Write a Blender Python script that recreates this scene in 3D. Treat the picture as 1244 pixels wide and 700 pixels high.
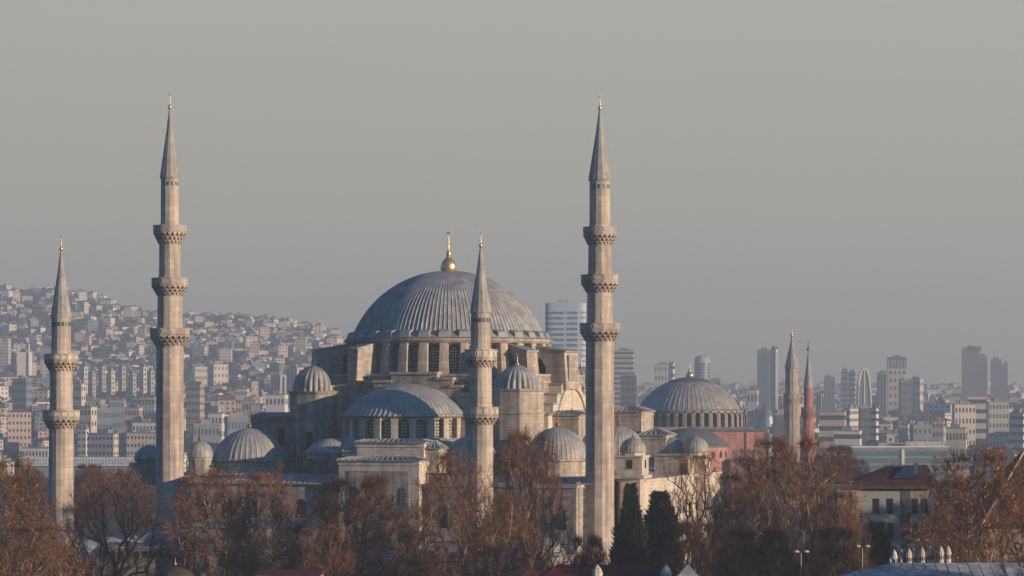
import bpy, math, random
from mathutils import Vector
R = math.radians
PI = math.pi
random.seed(11)
for o in list(bpy.data.objects): bpy.data.objects.remove(o)
SC = bpy.context.scene
COL = SC.collection

# ------------------------------------------------------------------ camera, sky, sun, exposure
F = 3450.0            # focal length in photo pixels (photo 1244 wide)
CX, HY, CZ = 622.0, 480.0, 31.0
cam_d = bpy.data.cameras.new('camera'); cam = bpy.data.objects.new('camera', cam_d); COL.objects.link(cam)
cam.location = (0, 0, CZ); cam.rotation_euler = (R(90), 0, 0)
cam_d.sensor_width = 36; cam_d.lens = F / 1244 * 36
cam_d.shift_y = (HY - 350) / 1244
cam_d.clip_start = 1; cam_d.clip_end = 20000
SC.camera = cam
SUN_AZ, SUN_EL = -28.5, 8.5          # azimuth from +X, counter-clockwise
w = bpy.data.worlds.new('World'); SC.world = w; w.use_nodes = True
nt = w.node_tree; nt.nodes.clear()
out = nt.nodes.new('ShaderNodeOutputWorld'); bg = nt.nodes.new('ShaderNodeBackground')
sky = nt.nodes.new('ShaderNodeTexSky'); sky.sky_type = 'NISHITA'; sky.sun_disc = False
sky.sun_elevation = R(SUN_EL); sky.sun_rotation = R(90 - SUN_AZ)
sky.air_density = 1.2; sky.dust_density = 0.6; sky.ozone_density = 4.0
tc = nt.nodes.new('ShaderNodeTexCoord'); sep = nt.nodes.new('ShaderNodeSeparateXYZ')
nt.links.new(tc.outputs['Generated'], sep.inputs[0])
mr = nt.nodes.new('ShaderNodeMapRange'); mr.interpolation_type = 'SMOOTHSTEP'
mr.inputs['From Min'].default_value = 0.13; mr.inputs['From Max'].default_value = 0.26
mr.inputs['To Min'].default_value = 0.0; mr.inputs['To Max'].default_value = 1.0
nt.links.new(sep.outputs['Z'], mr.inputs['Value'])
mix = nt.nodes.new('ShaderNodeMix'); mix.data_type = 'RGBA'
ramp = nt.nodes.new('ShaderNodeValToRGB')   # colour of the hazy air near the horizon
ramp.color_ramp.elements[0].position = 0.0; ramp.color_ramp.elements[0].color = (4.0, 3.4, 2.55, 1)
ramp.color_ramp.elements[1].position = 0.14; ramp.color_ramp.elements[1].color = (4.0, 4.08, 3.45, 1)
nt.links.new(sep.outputs['Z'], ramp.inputs[0])
mz = nt.nodes.new('ShaderNodeMapRange'); mz.interpolation_type = 'SMOOTHSTEP'
mz.inputs['From Min'].default_value = 0.95; mz.inputs['From Max'].default_value = 0.6; mz.inputs['To Min'].default_value = 0; mz.inputs['To Max'].default_value = 1
nt.links.new(sep.outputs['Y'], mz.inputs['Value'])
mx = nt.nodes.new('ShaderNodeMath'); mx.operation = 'MAXIMUM'; nt.links.new(mr.outputs[0], mx.inputs[0]); nt.links.new(mz.outputs[0], mx.inputs[1])
nt.links.new(mx.outputs[0], mix.inputs['Factor'])
tint = nt.nodes.new('ShaderNodeMix'); tint.data_type = 'RGBA'; tint.blend_type = 'MULTIPLY'; tint.inputs['Factor'].default_value = 1
tint.inputs['B'].default_value = (.22, .92, 1.5, 1); nt.links.new(sky.outputs[0], tint.inputs['A'])
nz = nt.nodes.new('ShaderNodeTexNoise'); nz.inputs['Scale'].default_value = 2.2; nz.inputs['Detail'].default_value = 6
mpn = nt.nodes.new('ShaderNodeMapping'); mpn.inputs['Scale'].default_value = (1, 1, 7); nt.links.new(tc.outputs['Generated'], mpn.inputs[0]); nt.links.new(mpn.outputs[0], nz.inputs['Vector'])
nr = nt.nodes.new('ShaderNodeMapRange'); nr.inputs['From Min'].default_value = .3; nr.inputs['From Max'].default_value = .7; nr.inputs['To Min'].default_value = .975; nr.inputs['To Max'].default_value = 1.025
nt.links.new(nz.outputs[0], nr.inputs['Value'])
vm = nt.nodes.new('ShaderNodeVectorMath'); vm.operation = 'SCALE'; nt.links.new(ramp.outputs['Color'], vm.inputs[0]); nt.links.new(nr.outputs[0], vm.inputs['Scale'])
nt.links.new(vm.outputs[0], mix.inputs['A']); nt.links.new(tint.outputs['Result'], mix.inputs['B'])
nt.links.new(mix.outputs['Result'], bg.inputs['Color']); bg.inputs['Strength'].default_value = 0.08
nt.links.new(bg.outputs[0], out.inputs['Surface'])
sun_d = bpy.data.lights.new('sun', 'SUN'); sun_d.energy = 5.0; sun_d.angle = R(0.5); sun_d.color = (1.0, 0.755, 0.53)
sun = bpy.data.objects.new('sun', sun_d); COL.objects.link(sun)
sdir = Vector((math.cos(R(SUN_EL)) * math.cos(R(SUN_AZ)), math.cos(R(SUN_EL)) * math.sin(R(SUN_AZ)), math.sin(R(SUN_EL))))
sun.rotation_euler = sdir.to_track_quat('Z', 'Y').to_euler(); sun.location = (300, -100, 300)
SC.view_settings.view_transform = 'Standard'; SC.view_settings.look = 'None'
SC.view_settings.exposure = 0.48; SC.view_settings.gamma = 1.0; SC.view_settings.use_curve_mapping = False
SC.cycles.use_denoising = True
SC.cycles.volume_bounces = 0; SC.cycles.max_bounces = 6; SC.cycles.transparent_max_bounces = 8

# ------------------------------------------------------------------ materials
def new_mat(name):
    m = bpy.data.materials.new(name); m.use_nodes = True
    return m, m.node_tree, m.node_tree.nodes['Principled BSDF']
def plain(name, col, rough=0.8, metal=0.0, var=0.25, scale=0.6, spec=0.3):
    """One colour with a soft procedural unevenness."""
    m, t, b = new_mat(name)
    n = t.nodes.new('ShaderNodeTexNoise'); n.inputs['Scale'].default_value = scale; n.inputs['Detail'].default_value = 5
    c = t.nodes.new('ShaderNodeTexCoord'); t.links.new(c.outputs['Object'], n.inputs['Vector'])
    r = t.nodes.new('ShaderNodeValToRGB')
    lo = [x * (1 - var) for x in col]; hi = [min(1, x * (1 + var)) for x in col]
    r.color_ramp.elements[0].position = 0.3; r.color_ramp.elements[1].position = 0.7
    r.color_ramp.elements[0].color = (*lo, 1); r.color_ramp.elements[1].color = (*hi, 1)
    t.links.new(n.outputs[0], r.inputs[0]); t.links.new(r.outputs[0], b.inputs['Base Color'])
    b.inputs['Roughness'].default_value = rough; b.inputs['Metallic'].default_value = metal
    b.inputs['Specular IOR Level'].default_value = spec
    return m
def stone(name, col, course=0.5, var=0.3, stain=0.35):
    """Ashlar: courses, block to block difference, water streaks."""
    m, t, b = new_mat(name); L = t.links.new
    c = t.nodes.new('ShaderNodeTexCoord'); s = t.nodes.new('ShaderNodeSeparateXYZ'); L(c.outputs['Object'], s.inputs[0])
    ad = t.nodes.new('ShaderNodeMath'); ad.operation = 'ADD'; L(s.outputs[0], ad.inputs[0]); L(s.outputs[1], ad.inputs[1])
    cb = t.nodes.new('ShaderNodeCombineXYZ'); L(ad.outputs[0], cb.inputs[0]); L(s.outputs[2], cb.inputs[1])
    br = t.nodes.new('ShaderNodeTexBrick'); L(cb.outputs[0], br.inputs['Vector'])
    br.inputs['Scale'].default_value = 1.0; br.inputs['Brick Width'].default_value = course * 2.3
    br.inputs['Row Height'].default_value = course; br.inputs['Mortar Size'].default_value = 0.02
    br.inputs['Bias'].default_value = 0.0
    k = lambda f: (col[0] * f, col[1] * f, col[2] * f, 1)
    br.inputs['Color1'].default_value = k(1 + var * .5); br.inputs['Color2'].default_value = k(1 - var * .6)
    br.inputs['Mortar'].default_value = k(0.7)
    n = t.nodes.new('ShaderNodeTexNoise'); n.inputs['Scale'].default_value = 0.35; n.inputs['Detail'].default_value = 7; n.inputs['Roughness'].default_value = .65
    mp = t.nodes.new('ShaderNodeMapping'); mp.inputs['Scale'].default_value = (2.4, 2.4, 0.28); L(c.outputs['Object'], mp.inputs[0]); L(mp.outputs[0], n.inputs['Vector'])
    r = t.nodes.new('ShaderNodeValToRGB'); L(n.outputs[0], r.inputs[0])
    r.color_ramp.elements[0].position = .38; r.color_ramp.elements[1].position = .58
    d = 1 - stain; r.color_ramp.elements[0].color = (d, d * .97, d * .95, 1); r.color_ramp.elements[1].color = (1.06, 1.03, 1, 1)
    mu = t.nodes.new('ShaderNodeMix'); mu.data_type = 'RGBA'; mu.blend_type = 'MULTIPLY'; mu.inputs['Factor'].default_value = 1
    L(br.outputs['Color'], mu.inputs['A']); L(r.outputs[0], mu.inputs['B']); L(mu.outputs['Result'], b.inputs['Base Color'])
    bp = t.nodes.new('ShaderNodeBump'); bp.inputs['Strength'].default_value = .35; bp.inputs['Distance'].default_value = .05
    n2 = t.nodes.new('ShaderNodeTexNoise'); n2.inputs['Scale'].default_value = 4; n2.inputs['Detail'].default_value = 4; L(c.outputs['Object'], n2.inputs['Vector'])
    L(n2.outputs[0], bp.inputs['Height']); L(bp.outputs[0], b.inputs['Normal'])
    b.inputs['Roughness'].default_value = .88; b.inputs['Specular IOR Level'].default_value = .2
    return m
def lead(name, col, rough=.55):
    m, t, b = new_mat(name); L = t.links.new
    c = t.nodes.new('ShaderNodeTexCoord')
    n = t.nodes.new('ShaderNodeTexNoise'); n.inputs['Scale'].default_value = .8; n.inputs['Detail'].default_value = 8; n.inputs['Roughness'].default_value = .7
    L(c.outputs['Object'], n.inputs['Vector'])
    r = t.nodes.new('ShaderNodeValToRGB'); L(n.outputs[0], r.inputs[0])
    r.color_ramp.elements[0].position = .3; r.color_ramp.elements[1].position = .7
    r.color_ramp.elements[0].color = (col[0] * .62, col[1] * .64, col[2] * .68, 1); r.color_ramp.elements[1].color = (col[0] * 1.28, col[1] * 1.24, col[2] * 1.2, 1)
    wv = t.nodes.new('ShaderNodeTexWave'); wv.bands_direction = 'Z'; wv.inputs['Scale'].default_value = .42; wv.inputs['Distortion'].default_value = 1.5; wv.inputs['Detail'].default_value = 2
    L(c.outputs['Object'], wv.inputs['Vector'])
    r2 = t.nodes.new('ShaderNodeValToRGB'); L(wv.outputs[0], r2.inputs[0]); r2.color_ramp.elements[0].position = 0; r2.color_ramp.elements[1].position = .12
    r2.color_ramp.elements[0].color = (.88, .88, .88, 1); r2.color_ramp.elements[1].color = (1, 1, 1, 1)
    sp_ = t.nodes.new('ShaderNodeSeparateXYZ'); L(c.outputs['Object'], sp_.inputs[0])
    at = t.nodes.new('ShaderNodeMath'); at.operation = 'ARCTAN2'; L(sp_.outputs[1], at.inputs[0]); L(sp_.outputs[0], at.inputs[1])
    cbx = t.nodes.new('ShaderNodeCombineXYZ'); L(at.outputs[0], cbx.inputs[0]); L(sp_.outputs[2], cbx.inputs[1])
    bk = t.nodes.new('ShaderNodeTexBrick'); bk.inputs['Scale'].default_value = 1; bk.inputs['Brick Width'].default_value = .157; bk.inputs['Row Height'].default_value = 1.15; bk.inputs['Mortar Size'].default_value = .012
    bk.inputs['Color1'].default_value = (.80, .81, .83, 1); bk.inputs['Color2'].default_value = (1.1, 1.08, 1.06, 1); bk.inputs['Mortar'].default_value = (.78, .78, .8, 1); L(cbx.outputs[0], bk.inputs['Vector'])
    mu = t.nodes.new('ShaderNodeMix'); mu.data_type = 'RGBA'; mu.blend_type = 'MULTIPLY'; mu.inputs['Factor'].default_value = 1
    L(r.outputs[0], mu.inputs['A']); L(bk.outputs['Color'], mu.inputs['B']); L(mu.outputs['Result'], b.inputs['Base Color'])
    b.inputs['Roughness'].default_value = rough; b.inputs['Specular IOR Level'].default_value = .4
    return m
def lattice(name, plaster, hole, size):
    """Pale plaster screen with rows of small dark panes."""
    m, t, b = new_mat(name); L = t.links.new
    c = t.nodes.new('ShaderNodeTexCoord'); s = t.nodes.new('ShaderNodeSeparateXYZ'); L(c.outputs['Object'], s.inputs[0])
    cb = t.nodes.new('ShaderNodeCombineXYZ'); L(s.outputs[0], cb.inputs[0]); L(s.outputs[2], cb.inputs[1])
    v = t.nodes.new('ShaderNodeTexVoronoi'); v.voronoi_dimensions = '2D'; v.inputs['Scale'].default_value = 1 / size; v.inputs['Randomness'].default_value = .12
    L(cb.outputs[0], v.inputs['Vector'])
    r = t.nodes.new('ShaderNodeValToRGB'); r.color_ramp.elements[0].position = .36; r.color_ramp.elements[1].position = .46
    r.color_ramp.elements[0].color = (*hole, 1); r.color_ramp.elements[1].color = (*plaster, 1)
    L(v.outputs['Distance'], r.inputs[0]); L(r.outputs[0], b.inputs['Base Color']); b.inputs['Roughness'].default_value = .7
    return m
def glass(name, col, rough=.12):
    m = plain(name, col, rough, 0, .35, .15, .8); return m

M = {}
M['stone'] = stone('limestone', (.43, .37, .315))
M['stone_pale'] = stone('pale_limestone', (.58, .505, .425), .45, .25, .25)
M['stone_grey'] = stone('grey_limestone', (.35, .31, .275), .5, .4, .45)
M['stone_minaret'] = stone('minaret_limestone', (.46, .39, .33), .75, .22, .42)
M['stone_pink'] = stone('pink_render', (.50, .25, .215), 1.2, .08, .3)
M['brick_red'] = stone('red_brick', (.42, .18, .15), .4, .2, .25)
M['stone_far'] = stone('weathered_stone', (.31, .27, .235), .5, .3, .4)
M['lead'] = lead('lead_sheet', (.315, .315, .305))
M['lead_warm'] = lead('warm_lead_sheet', (.31, .295, .27))
M['lead_dark'] = lead('dark_lead_sheet', (.15, .145, .145))
M['gold'] = plain('gilt_copper', (.85, .60, .30), .38, .9, .15, 2)
M['bronze'] = plain('dull_bronze', (.24, .17, .10), .5, .6, .3, 2)
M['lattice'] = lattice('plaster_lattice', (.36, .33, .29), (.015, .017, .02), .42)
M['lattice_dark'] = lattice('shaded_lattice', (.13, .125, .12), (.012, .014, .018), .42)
M['void'] = plain('dark_opening', (.012, .013, .016), .6)
M['tile_blue'] = plain('turquoise_tile', (.02, .085, .11), .4)
M['bark'] = plain('plane_tree_bark', (.25, .185, .125), .9, 0, .5, 1.5)
M['bark_dark'] = plain('dark_bark', (.065, .048, .038), .9, 0, .4, 1.5)
M['twig'] = plain('brown_twigs', (.15, .066, .034), .9, 0, .45, .5)
M['twig_red'] = plain('russet_twigs', (.095, .044, .029), .9, 0, .4, .5)
M['leaf_dry'] = plain('dry_leaves', (.26, .125, .045), .8, 0, .5, 1.0)
M['conifer'] = plain('conifer_needles', (.012, .02, .012), .9, 0, .6, .8)
M['evergreen'] = plain('evergreen_leaves', (.016, .03, .017), .8, 0, .5, .8)
M['render_white'] = plain('white_render', (.27, .28, .27), .85, 0, .1, .2)
M['render_lilac'] = plain('grey_render', (.30, .27, .26), .9, 0, .15, .4)
M['roof_tile'] = plain('red_roof_tiles', (.075, .028, .024), .9, 0, .45, 2.5, .15)
M['roof_maroon'] = plain('maroon_metal_roof', (.12, .018, .02), .8, 0, .3, .8, .15)
M['sheet_grey'] = plain('grey_roof_sheet', (.33, .33, .32), .6, 0, .45, .9)
M['metal_pole'] = plain('lamp_post_metal', (.20, .16, .11), .5, .3)
M['lamp_white'] = plain('white_lamp_hood', (.32, .32, .32), .6)
M['stone_chimney'] = stone('chimney_stone', (.52, .46, .40), .35, .2, .3)
M['glass_teal'] = glass('teal_glass', (.06, .11, .13), .4)
M['glass_dark'] = glass('dark_glass', (.025, .03, .038))
M['window_far'] = plain('far_window', (.05, .052, .06), .35)
M['hotel_white'] = plain('tower_panels', (.44, .50, .55), .6, 0, .05, .1); M['hotel_glass'] = glass('tower_glass', (.14, .20, .26), .3); M['hotel_shade'] = plain('balcony_shade', (.22, .22, .23), .7)  # balcony grey has the shade between the balconies put into it
M['steel_white'] = plain('white_steel', (.6, .6, .58), .6)
M['sign_red'] = plain('red_sign', (.34, .07, .075), .6)
M['ground'] = plain('ground_earth', (.045, .043, .035), .95, 0, .35, .02)
M['wood'] = plain('hillside_foliage', (.05, .052, .038), .95, 0, .4, .05)
WALLC = {'cream': (.58, .50, .42), 'white': (.68, .64, .58), 'pinkish': (.54, .41, .355), 'grey': (.38, .36, .34), 'tan': (.40, .32, .25)}
for k_, c_ in WALLC.items(): M['wall_' + k_] = plain(k_ + '_wall', c_, .9, 0, .12, .1)
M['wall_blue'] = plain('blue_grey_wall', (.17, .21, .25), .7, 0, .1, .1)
M['wall_dark'] = plain('dark_wall', (.075, .08, .095), .6, 0, .15, .1)
M['wall_tower'] = plain('tower_cladding', (.23, .24, .26), .6, 0, .1, .1); M['tower_strip'] = plain('tower_strip', (.11, .14, .17), .5, 0, .1, .1); M['dark_strip'] = plain('dark_tower_strip', (.19, .20, .22), .5, 0, .1, .1)
M['roof_far_red'] = plain('far_tile_roof', (.20, .10, .075), .9, 0, .3, .2)
M['roof_far_grey'] = plain('far_flat_roof', (.24, .23, .22), .9, 0, .3, .2)

# ------------------------------------------------------------------ mesh helpers
class MB:
    def __init__(s): s.v = []; s.f = []; s.m = []
    def add(s, vs, fs, mi=0):
        k = len(s.v); s.v.extend(vs); s.f.extend([tuple(i + k for i in f) for f in fs]); s.m.extend([mi] * len(fs)); return s
    def box(s, x0, x1, y0, y1, z0, z1, mi=0):
        return s.add([(x0, y0, z0), (x1, y0, z0), (x1, y1, z0), (x0, y1, z0), (x0, y0, z1), (x1, y0, z1), (x1, y1, z1), (x0, y1, z1)],
                     [(3, 2, 1, 0), (4, 5, 6, 7), (0, 1, 5, 4), (1, 2, 6, 5), (2, 3, 7, 6), (3, 0, 4, 7)], mi)
    def obox(s, c, dx, dy, hx, hy, z0, z1, mi=0, top=1.0):
        """box with horizontal axes dx, dy (unit 2-vectors) about centre c; top scales the upper face"""
        P = []
        for z, k in ((z0, 1), (z1, top)):
            for a, b in ((-1, -1), (1, -1), (1, 1), (-1, 1)):
                P.append((c[0] + dx[0] * hx * a * k + dy[0] * hy * b * k, c[1] + dx[1] * hx * a * k + dy[1] * hy * b * k, z))
        return s.add(P, [(3, 2, 1, 0), (4, 5, 6, 7), (0, 1, 5, 4), (1, 2, 6, 5), (2, 3, 7, 6), (3, 0, 4, 7)], mi)
    def lathe(s, prof, n, cx=0, cy=0, ph=0, mi=0, a0=0, a1=2 * PI, fn=None, cap=True):
        full = abs(a1 - a0 - 2 * PI) < 1e-6; na = n if full else n + 1
        k = len(s.v)
        for r, z in prof:
            for i in range(na):
                a = a0 + (a1 - a0) * i / n + ph; rr = r * (fn(i, z) if fn else 1)
                s.v.append((cx + rr * math.cos(a), cy + rr * math.sin(a), z))
        for j in range(len(prof) - 1):
            for i in range(n):
                i2 = (i + 1) % na
                s.f.append((k + j * na + i, k + j * na + i2, k + (j + 1) * na + i2, k + (j + 1) * na + i)); s.m.append(mi)
        if cap and full:
            if prof[0][0] > 1e-3: s.f.append(tuple(k + i for i in reversed(range(n)))); s.m.append(mi)
            e = k + (len(prof) - 1) * na
            if prof[-1][0] > 1e-3: s.f.append(tuple(e + i for i in range(n))); s.m.append(mi)
        return s
    def prism(s, pts, o, ax, ay, az, h, mi=0):
        """polygon pts (a,b) in axes ax, ay at origin o, extruded by h along az"""
        n = len(pts); k = len(s.v)
        for t in (0, h):
            for a, b in pts:
                s.v.append(tuple(o[i] + ax[i] * a + ay[i] * b + az[i] * t for i in range(3)))
        s.f.append(tuple(k + i for i in reversed(range(n)))); s.f.append(tuple(k + n + i for i in range(n))); s.m += [mi, mi]
        for i in range(n):
            j = (i + 1) % n; s.f.append((k + i, k + j, k + n + j, k + n + i)); s.m.append(mi)
        return s
    def tube(s, p, q, r0, r1, n=5, mi=0):
        p = Vector(p); q = Vector(q); d = (q - p)
        if d.length < 1e-5: return s
        d.normalize(); a = d.orthogonal().normalized(); b = d.cross(a); k = len(s.v)
        for c, r in ((p, r0), (q, r1)):
            for i in range(n):
                t = 2 * PI * i / n; s.v.append(tuple(c + a * (r * math.cos(t)) + b * (r * math.sin(t))))
        for i in range(n):
            j = (i + 1) % n; s.f.append((k + i, k + j, k + n + j, k + n + i)); s.m.append(mi)
        return s
    def mesh(s, name, mats, smooth=False):
        me = bpy.data.meshes.new(name); me.from_pydata(s.v, [], s.f)
        for m in (mats if isinstance(mats, (list, tuple)) else [mats]): me.materials.append(m)
        if len(me.materials) > 1: me.polygons.foreach_set('material_index', s.m)
        if smooth: me.polygons.foreach_set('use_smooth', [True] * len(s.f))
        me.update(); return me
    def build(s, name, mats, parent=None, smooth=False, loc=None):
        return link(name, s.mesh(name, mats, smooth), parent, loc)
def fix_normals(me):
    import bmesh
    b = bmesh.new(); b.from_mesh(me); bmesh.ops.recalc_face_normals(b, faces=b.faces); b.to_mesh(me); b.free()
def link(name, me, parent=None, loc=None):
    o = bpy.data.objects.new(name, me); COL.objects.link(o)
    if parent: o.parent = parent
    if loc: o.location = loc
    return o
def tag(o, label=None, cat=None, group=None, kind=None):
    if label: o['label'] = label
    if cat: o['category'] = cat
    if group: o['group'] = group
    if kind: o['kind'] = kind
    return o
def thing(name, label, cat, loc=(0, 0, 0), rz=0, group=None):
    o = bpy.data.objects.new(name, None); COL.objects.link(o); o.location = loc; o.rotation_euler = (0, 0, rz); o.empty_display_size = .5
    return tag(o, label, cat, group)
def kids(o): return [c for c in bpy.data.objects if c.parent == o]
def copy_tree(o, children, loc, rz, sc, label, group=None):
    c = o.copy(); COL.objects.link(c); c.location = loc; c.rotation_euler = (0, 0, rz); c.scale = sc
    tag(c, label, None, group)
    for ch in children:
        d = ch.copy(); COL.objects.link(d); d.parent = c
    return c
def PX(px, Y): return (px - CX) / F * Y
def PZ(py, Y): return CZ + (HY - py) / F * Y

# domes --------------------------------------------------------------
def cap_profile(Rb, H, rings=18, lip=.04, z0=0.0, pointed=0.0):
    Rs = (Rb * Rb + H * H) / (2 * H); a_max = math.acos(max(-1, min(1, (Rs - H) / Rs)))
    pr = [(Rb * (1 + lip) , z0 - Rb * .035), (Rb * (1 + lip), z0 - Rb * .012)]
    for i in range(rings + 1):
        a = a_max * (1 - i / rings); r = Rs * math.sin(a); z = z0 + Rs * math.cos(a) - (Rs - H)
        z += pointed * H * max(0, 1 - r / (Rb * .35)) ** 1.6
        pr.append((max(r, .002), z))
    return pr
def seam_dome(mb, Rb, H, seams, bump=.012, rings=18, cx=0, cy=0, z0=0, pointed=0.0, a0=0, a1=2 * PI, lip=.04, sub=4):
    """lead dome with raised standing seams"""
    def fn(i, z): return 1 + (bump * 1.5 if i % sub == 0 else 0)
    mb.lathe(cap_profile(Rb, H, rings, lip, z0, pointed), seams * sub, cx, cy, 0, 0, a0, a1, fn, cap=False); return mb
def flute_dome(mb, Rb, H, fl, depth=.07, rings=18, cx=0, cy=0, z0=0, pointed=.06):
    """deeply fluted melon dome"""
    sub = 8
    def fn(i, z): return 1 - depth * (1 - abs(math.sin(PI * (i % sub) / sub)) ** .7) * max(.0, min(1, 1.15 - (z - z0) / H))
    mb.lathe(cap_profile(Rb, H, rings, .05, z0, pointed), fl * sub, cx, cy, 0, 0, 0, 2 * PI, fn, cap=False); return mb
def finial(mb, cx, cy, z, h, r, crescent=True):
    """bulb, knops, spike and crescent"""
    p = [(r * .55, 0), (r, .10), (r * .9, .18), (r * .35, .27), (r * .25, .33), (r * .5, .37), (r * .25, .41), (r * .22, .50), (r * .42, .54), (r * .2, .58), (r * .16, .66), (r * .3, .69), (r * .12, .73), (r * .08, .86), (.002, .87)]
    mb.lathe([(a, z + b * h) for a, b in p], 12, cx, cy)
    if crescent:
        rr = h * .075; zc = z + h * .93; n = 14
        for i in range(n):
            t0 = PI * .62 + (2 * PI * .86) * i / n - PI * .02; t1 = PI * .62 + (2 * PI * .86) * (i + 1) / n - PI * .02
            th = lambda t: rr * .34 * math.sin(PI * max(.08, min(.92, (t - PI * .6) / (2 * PI * .86))))
            mb.tube((cx + rr * math.cos(t0), cy, zc + rr * math.sin(t0)), (cx + rr * math.cos(t1), cy, zc + rr * math.sin(t1)), th(t0), th(t1), 5)
    return mb
def arch_poly(w_, h, n=8, pointed=True):
    """arched opening outline, width w_, height h, foot at z=0"""
    hw = w_ / 2; rise = w_ * (.62 if pointed else .5); zs = h - rise; pts = [(-hw, 0), (hw, 0), (hw, zs)]
    for i in range(1, n):
        t = i / n; a = t * PI / 2
        pts.append((hw * math.cos(a) ** (1.0 if pointed else 1), zs + rise * math.sin(a) ** (.92)))
    pts.append((0, h))
    for i in range(n - 1, 0, -1):
        a = i / n * PI / 2; pts.append((-hw * math.cos(a), zs + rise * math.sin(a) ** .92))
    pts.append((-hw, zs)); return pts
def window_mesh(w_, h, mat, depth=.12):
    mb = MB(); mb.prism(arch_poly(w_, h), (0, 0, 0), (1, 0, 0), (0, 0, 1), (0, 1, 0), depth); me = mb.mesh('window', mat); fix_normals(me); return me
def place_window(me, parent, x, y, z, out_ang, name='window'):
    """window facing direction out_ang (angle of outward normal in the parent's plane)"""
    o = link(name, me, parent, (x, y, z)); o.rotation_euler = (0, 0, out_ang + PI / 2); return o
def batten_roof(mb, x0, x1, y0, y1, z, rise, inset, over=.35, step=.8, mi=0):
    """low hipped lead roof with rolls down the slopes"""
    a0, a1, b0, b1 = x0 - over, x1 + over, y0 - over, y1 + over
    mb.box(a0, a1, b0, b1, z, z + .16, mi)
    zt = z + .16; c0, c1, d0, d1 = a0 + inset, a1 - inset, b0 + inset, b1 - inset
    if c1 < c0: c0 = c1 = (a0 + a1) / 2
    if d1 < d0: d0 = d1 = (b0 + b1) / 2
    mb.add([(a0 + .03, b0 + .03, zt), (a1 - .03, b0 + .03, zt), (a1 - .03, b1 - .03, zt), (a0 + .03, b1 - .03, zt), (c0, d0, zt + rise), (c1, d0, zt + rise), (c1, d1, zt + rise), (c0, d1, zt + rise)],
           [(4, 5, 6, 7), (0, 1, 5, 4), (1, 2, 6, 5), (2, 3, 7, 6), (3, 0, 4, 7)], mi)
    n = max(2, int((a1 - a0) / step)); m = max(2, int((b1 - b0) / step))
    for i in range(n + 1):
        x = a0 + .1 + (a1 - a0 - .2) * i / n; t = (i / n); xx = c0 + (c1 - c0) * t
        mb.tube((x, b0 + .02, zt + .05), (xx, d0, zt + rise + .03), .055, .055, 5, mi)
    for i in range(m + 1):
        y = b0 + .1 + (b1 - b0 - .2) * i / m; t = (i / m); yy = d0 + (d1 - d0) * t
        mb.tube((a1 - .02, y, zt + .05), (c1, yy, zt + rise + .03), .055, .055, 5, mi)
    return mb

# ------------------------------------------------------------------ terrain
def lerp_tab(tab, x):
    if x <= tab[0][0]: return tab[0][1]
    for (a, b), (c, d) in zip(tab, tab[1:]):
        if x <= c: return b + (d - b) * (x - a) / (c - a)
    return tab[-1][1]
SKYL = [(-300, 372), (-100, 358), (0, 354), (60, 352), (110, 358), (150, 374), (190, 384), (230, 387), (300, 388), (350, 392), (400, 402), (430, 413), (480, 428), (560, 447), (640, 470), (1600, 474)]
def terr(x, y):
    if y < 620: return 0.0
    px = CX + F * x / max(y, 1)
    sk = lerp_tab(SKYL, px)
    t = max(0.0, min(1.0, (640 - px) / 260)); t = t * t * (3 - 2 * t)      # 1 = the hill, 0 = the plain
    hill = lerp_tab([(1200, 590), (1500, 566), (1900, 532), (2300, 500), (2700, 468), (3100, 420), (3500, sk), (4200, sk + 12)], y)
    flat = lerp_tab([(1200, 590), (1600, 552), (2200, 522), (2900, 503), (3700, 487), (4700, 475), (5400, 472)], y)
    if px < 640: hill = max(hill, sk) if y > 3000 else hill
    pyy = hill * t + flat * (1 - t)
    z = CZ + (HY - pyy) / F * y
    if y > 3500: z = z - t * (y - 3500) * .04
    if y < 1200:
        k = (y - 620) / 580; k = k * k * (3 - 2 * k); z1 = CZ + (HY - 590) / F * 1200; z = z1 * k
    return z + 2.0 * math.sin(x * .013) * math.sin(y * .011) * min(1, max(0, (y - 1200) / 800))
g = MB()
xs = [-2600 + 5200 * i / 150 for i in range(151)]; ys = [-60, 100, 300, 500, 620] + [620 + 4880 * (i + 1) / 120 for i in range(120)]
for y in ys:
    for x in xs: g.v.append((x, y, terr(x, y)))
for j in range(len(ys) - 1):
    for i in range(150):
        k = j * 151 + i; g.f.append((k, k + 1, k + 152, k + 151)); g.m.append(0)
tag(g.build('terrain', M['ground'], smooth=True), 'dark earth and hillside under the city', None, None, 'structure')

# ------------------------------------------------------------------ haze
hz = MB().box(-2700, 2700, -80, 5620, -60, 240)
hm = bpy.data.materials.new('haze_air'); hm.use_nodes = True; t = hm.node_tree; t.nodes.clear()
ho = t.nodes.new('ShaderNodeOutputMaterial'); pv = t.nodes.new('ShaderNodeVolumePrincipled')
pv.inputs['Color'].default_value = (.70, .80, .88, 1); pv.inputs['Density'].default_value = 2.7e-4; pv.inputs['Anisotropy'].default_value = 0.1
t.links.new(pv.outputs[0], ho.inputs['Volume'])
tag(hz.build('haze', hm), 'thin blue winter haze over the city', None, None, 'stuff')

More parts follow.
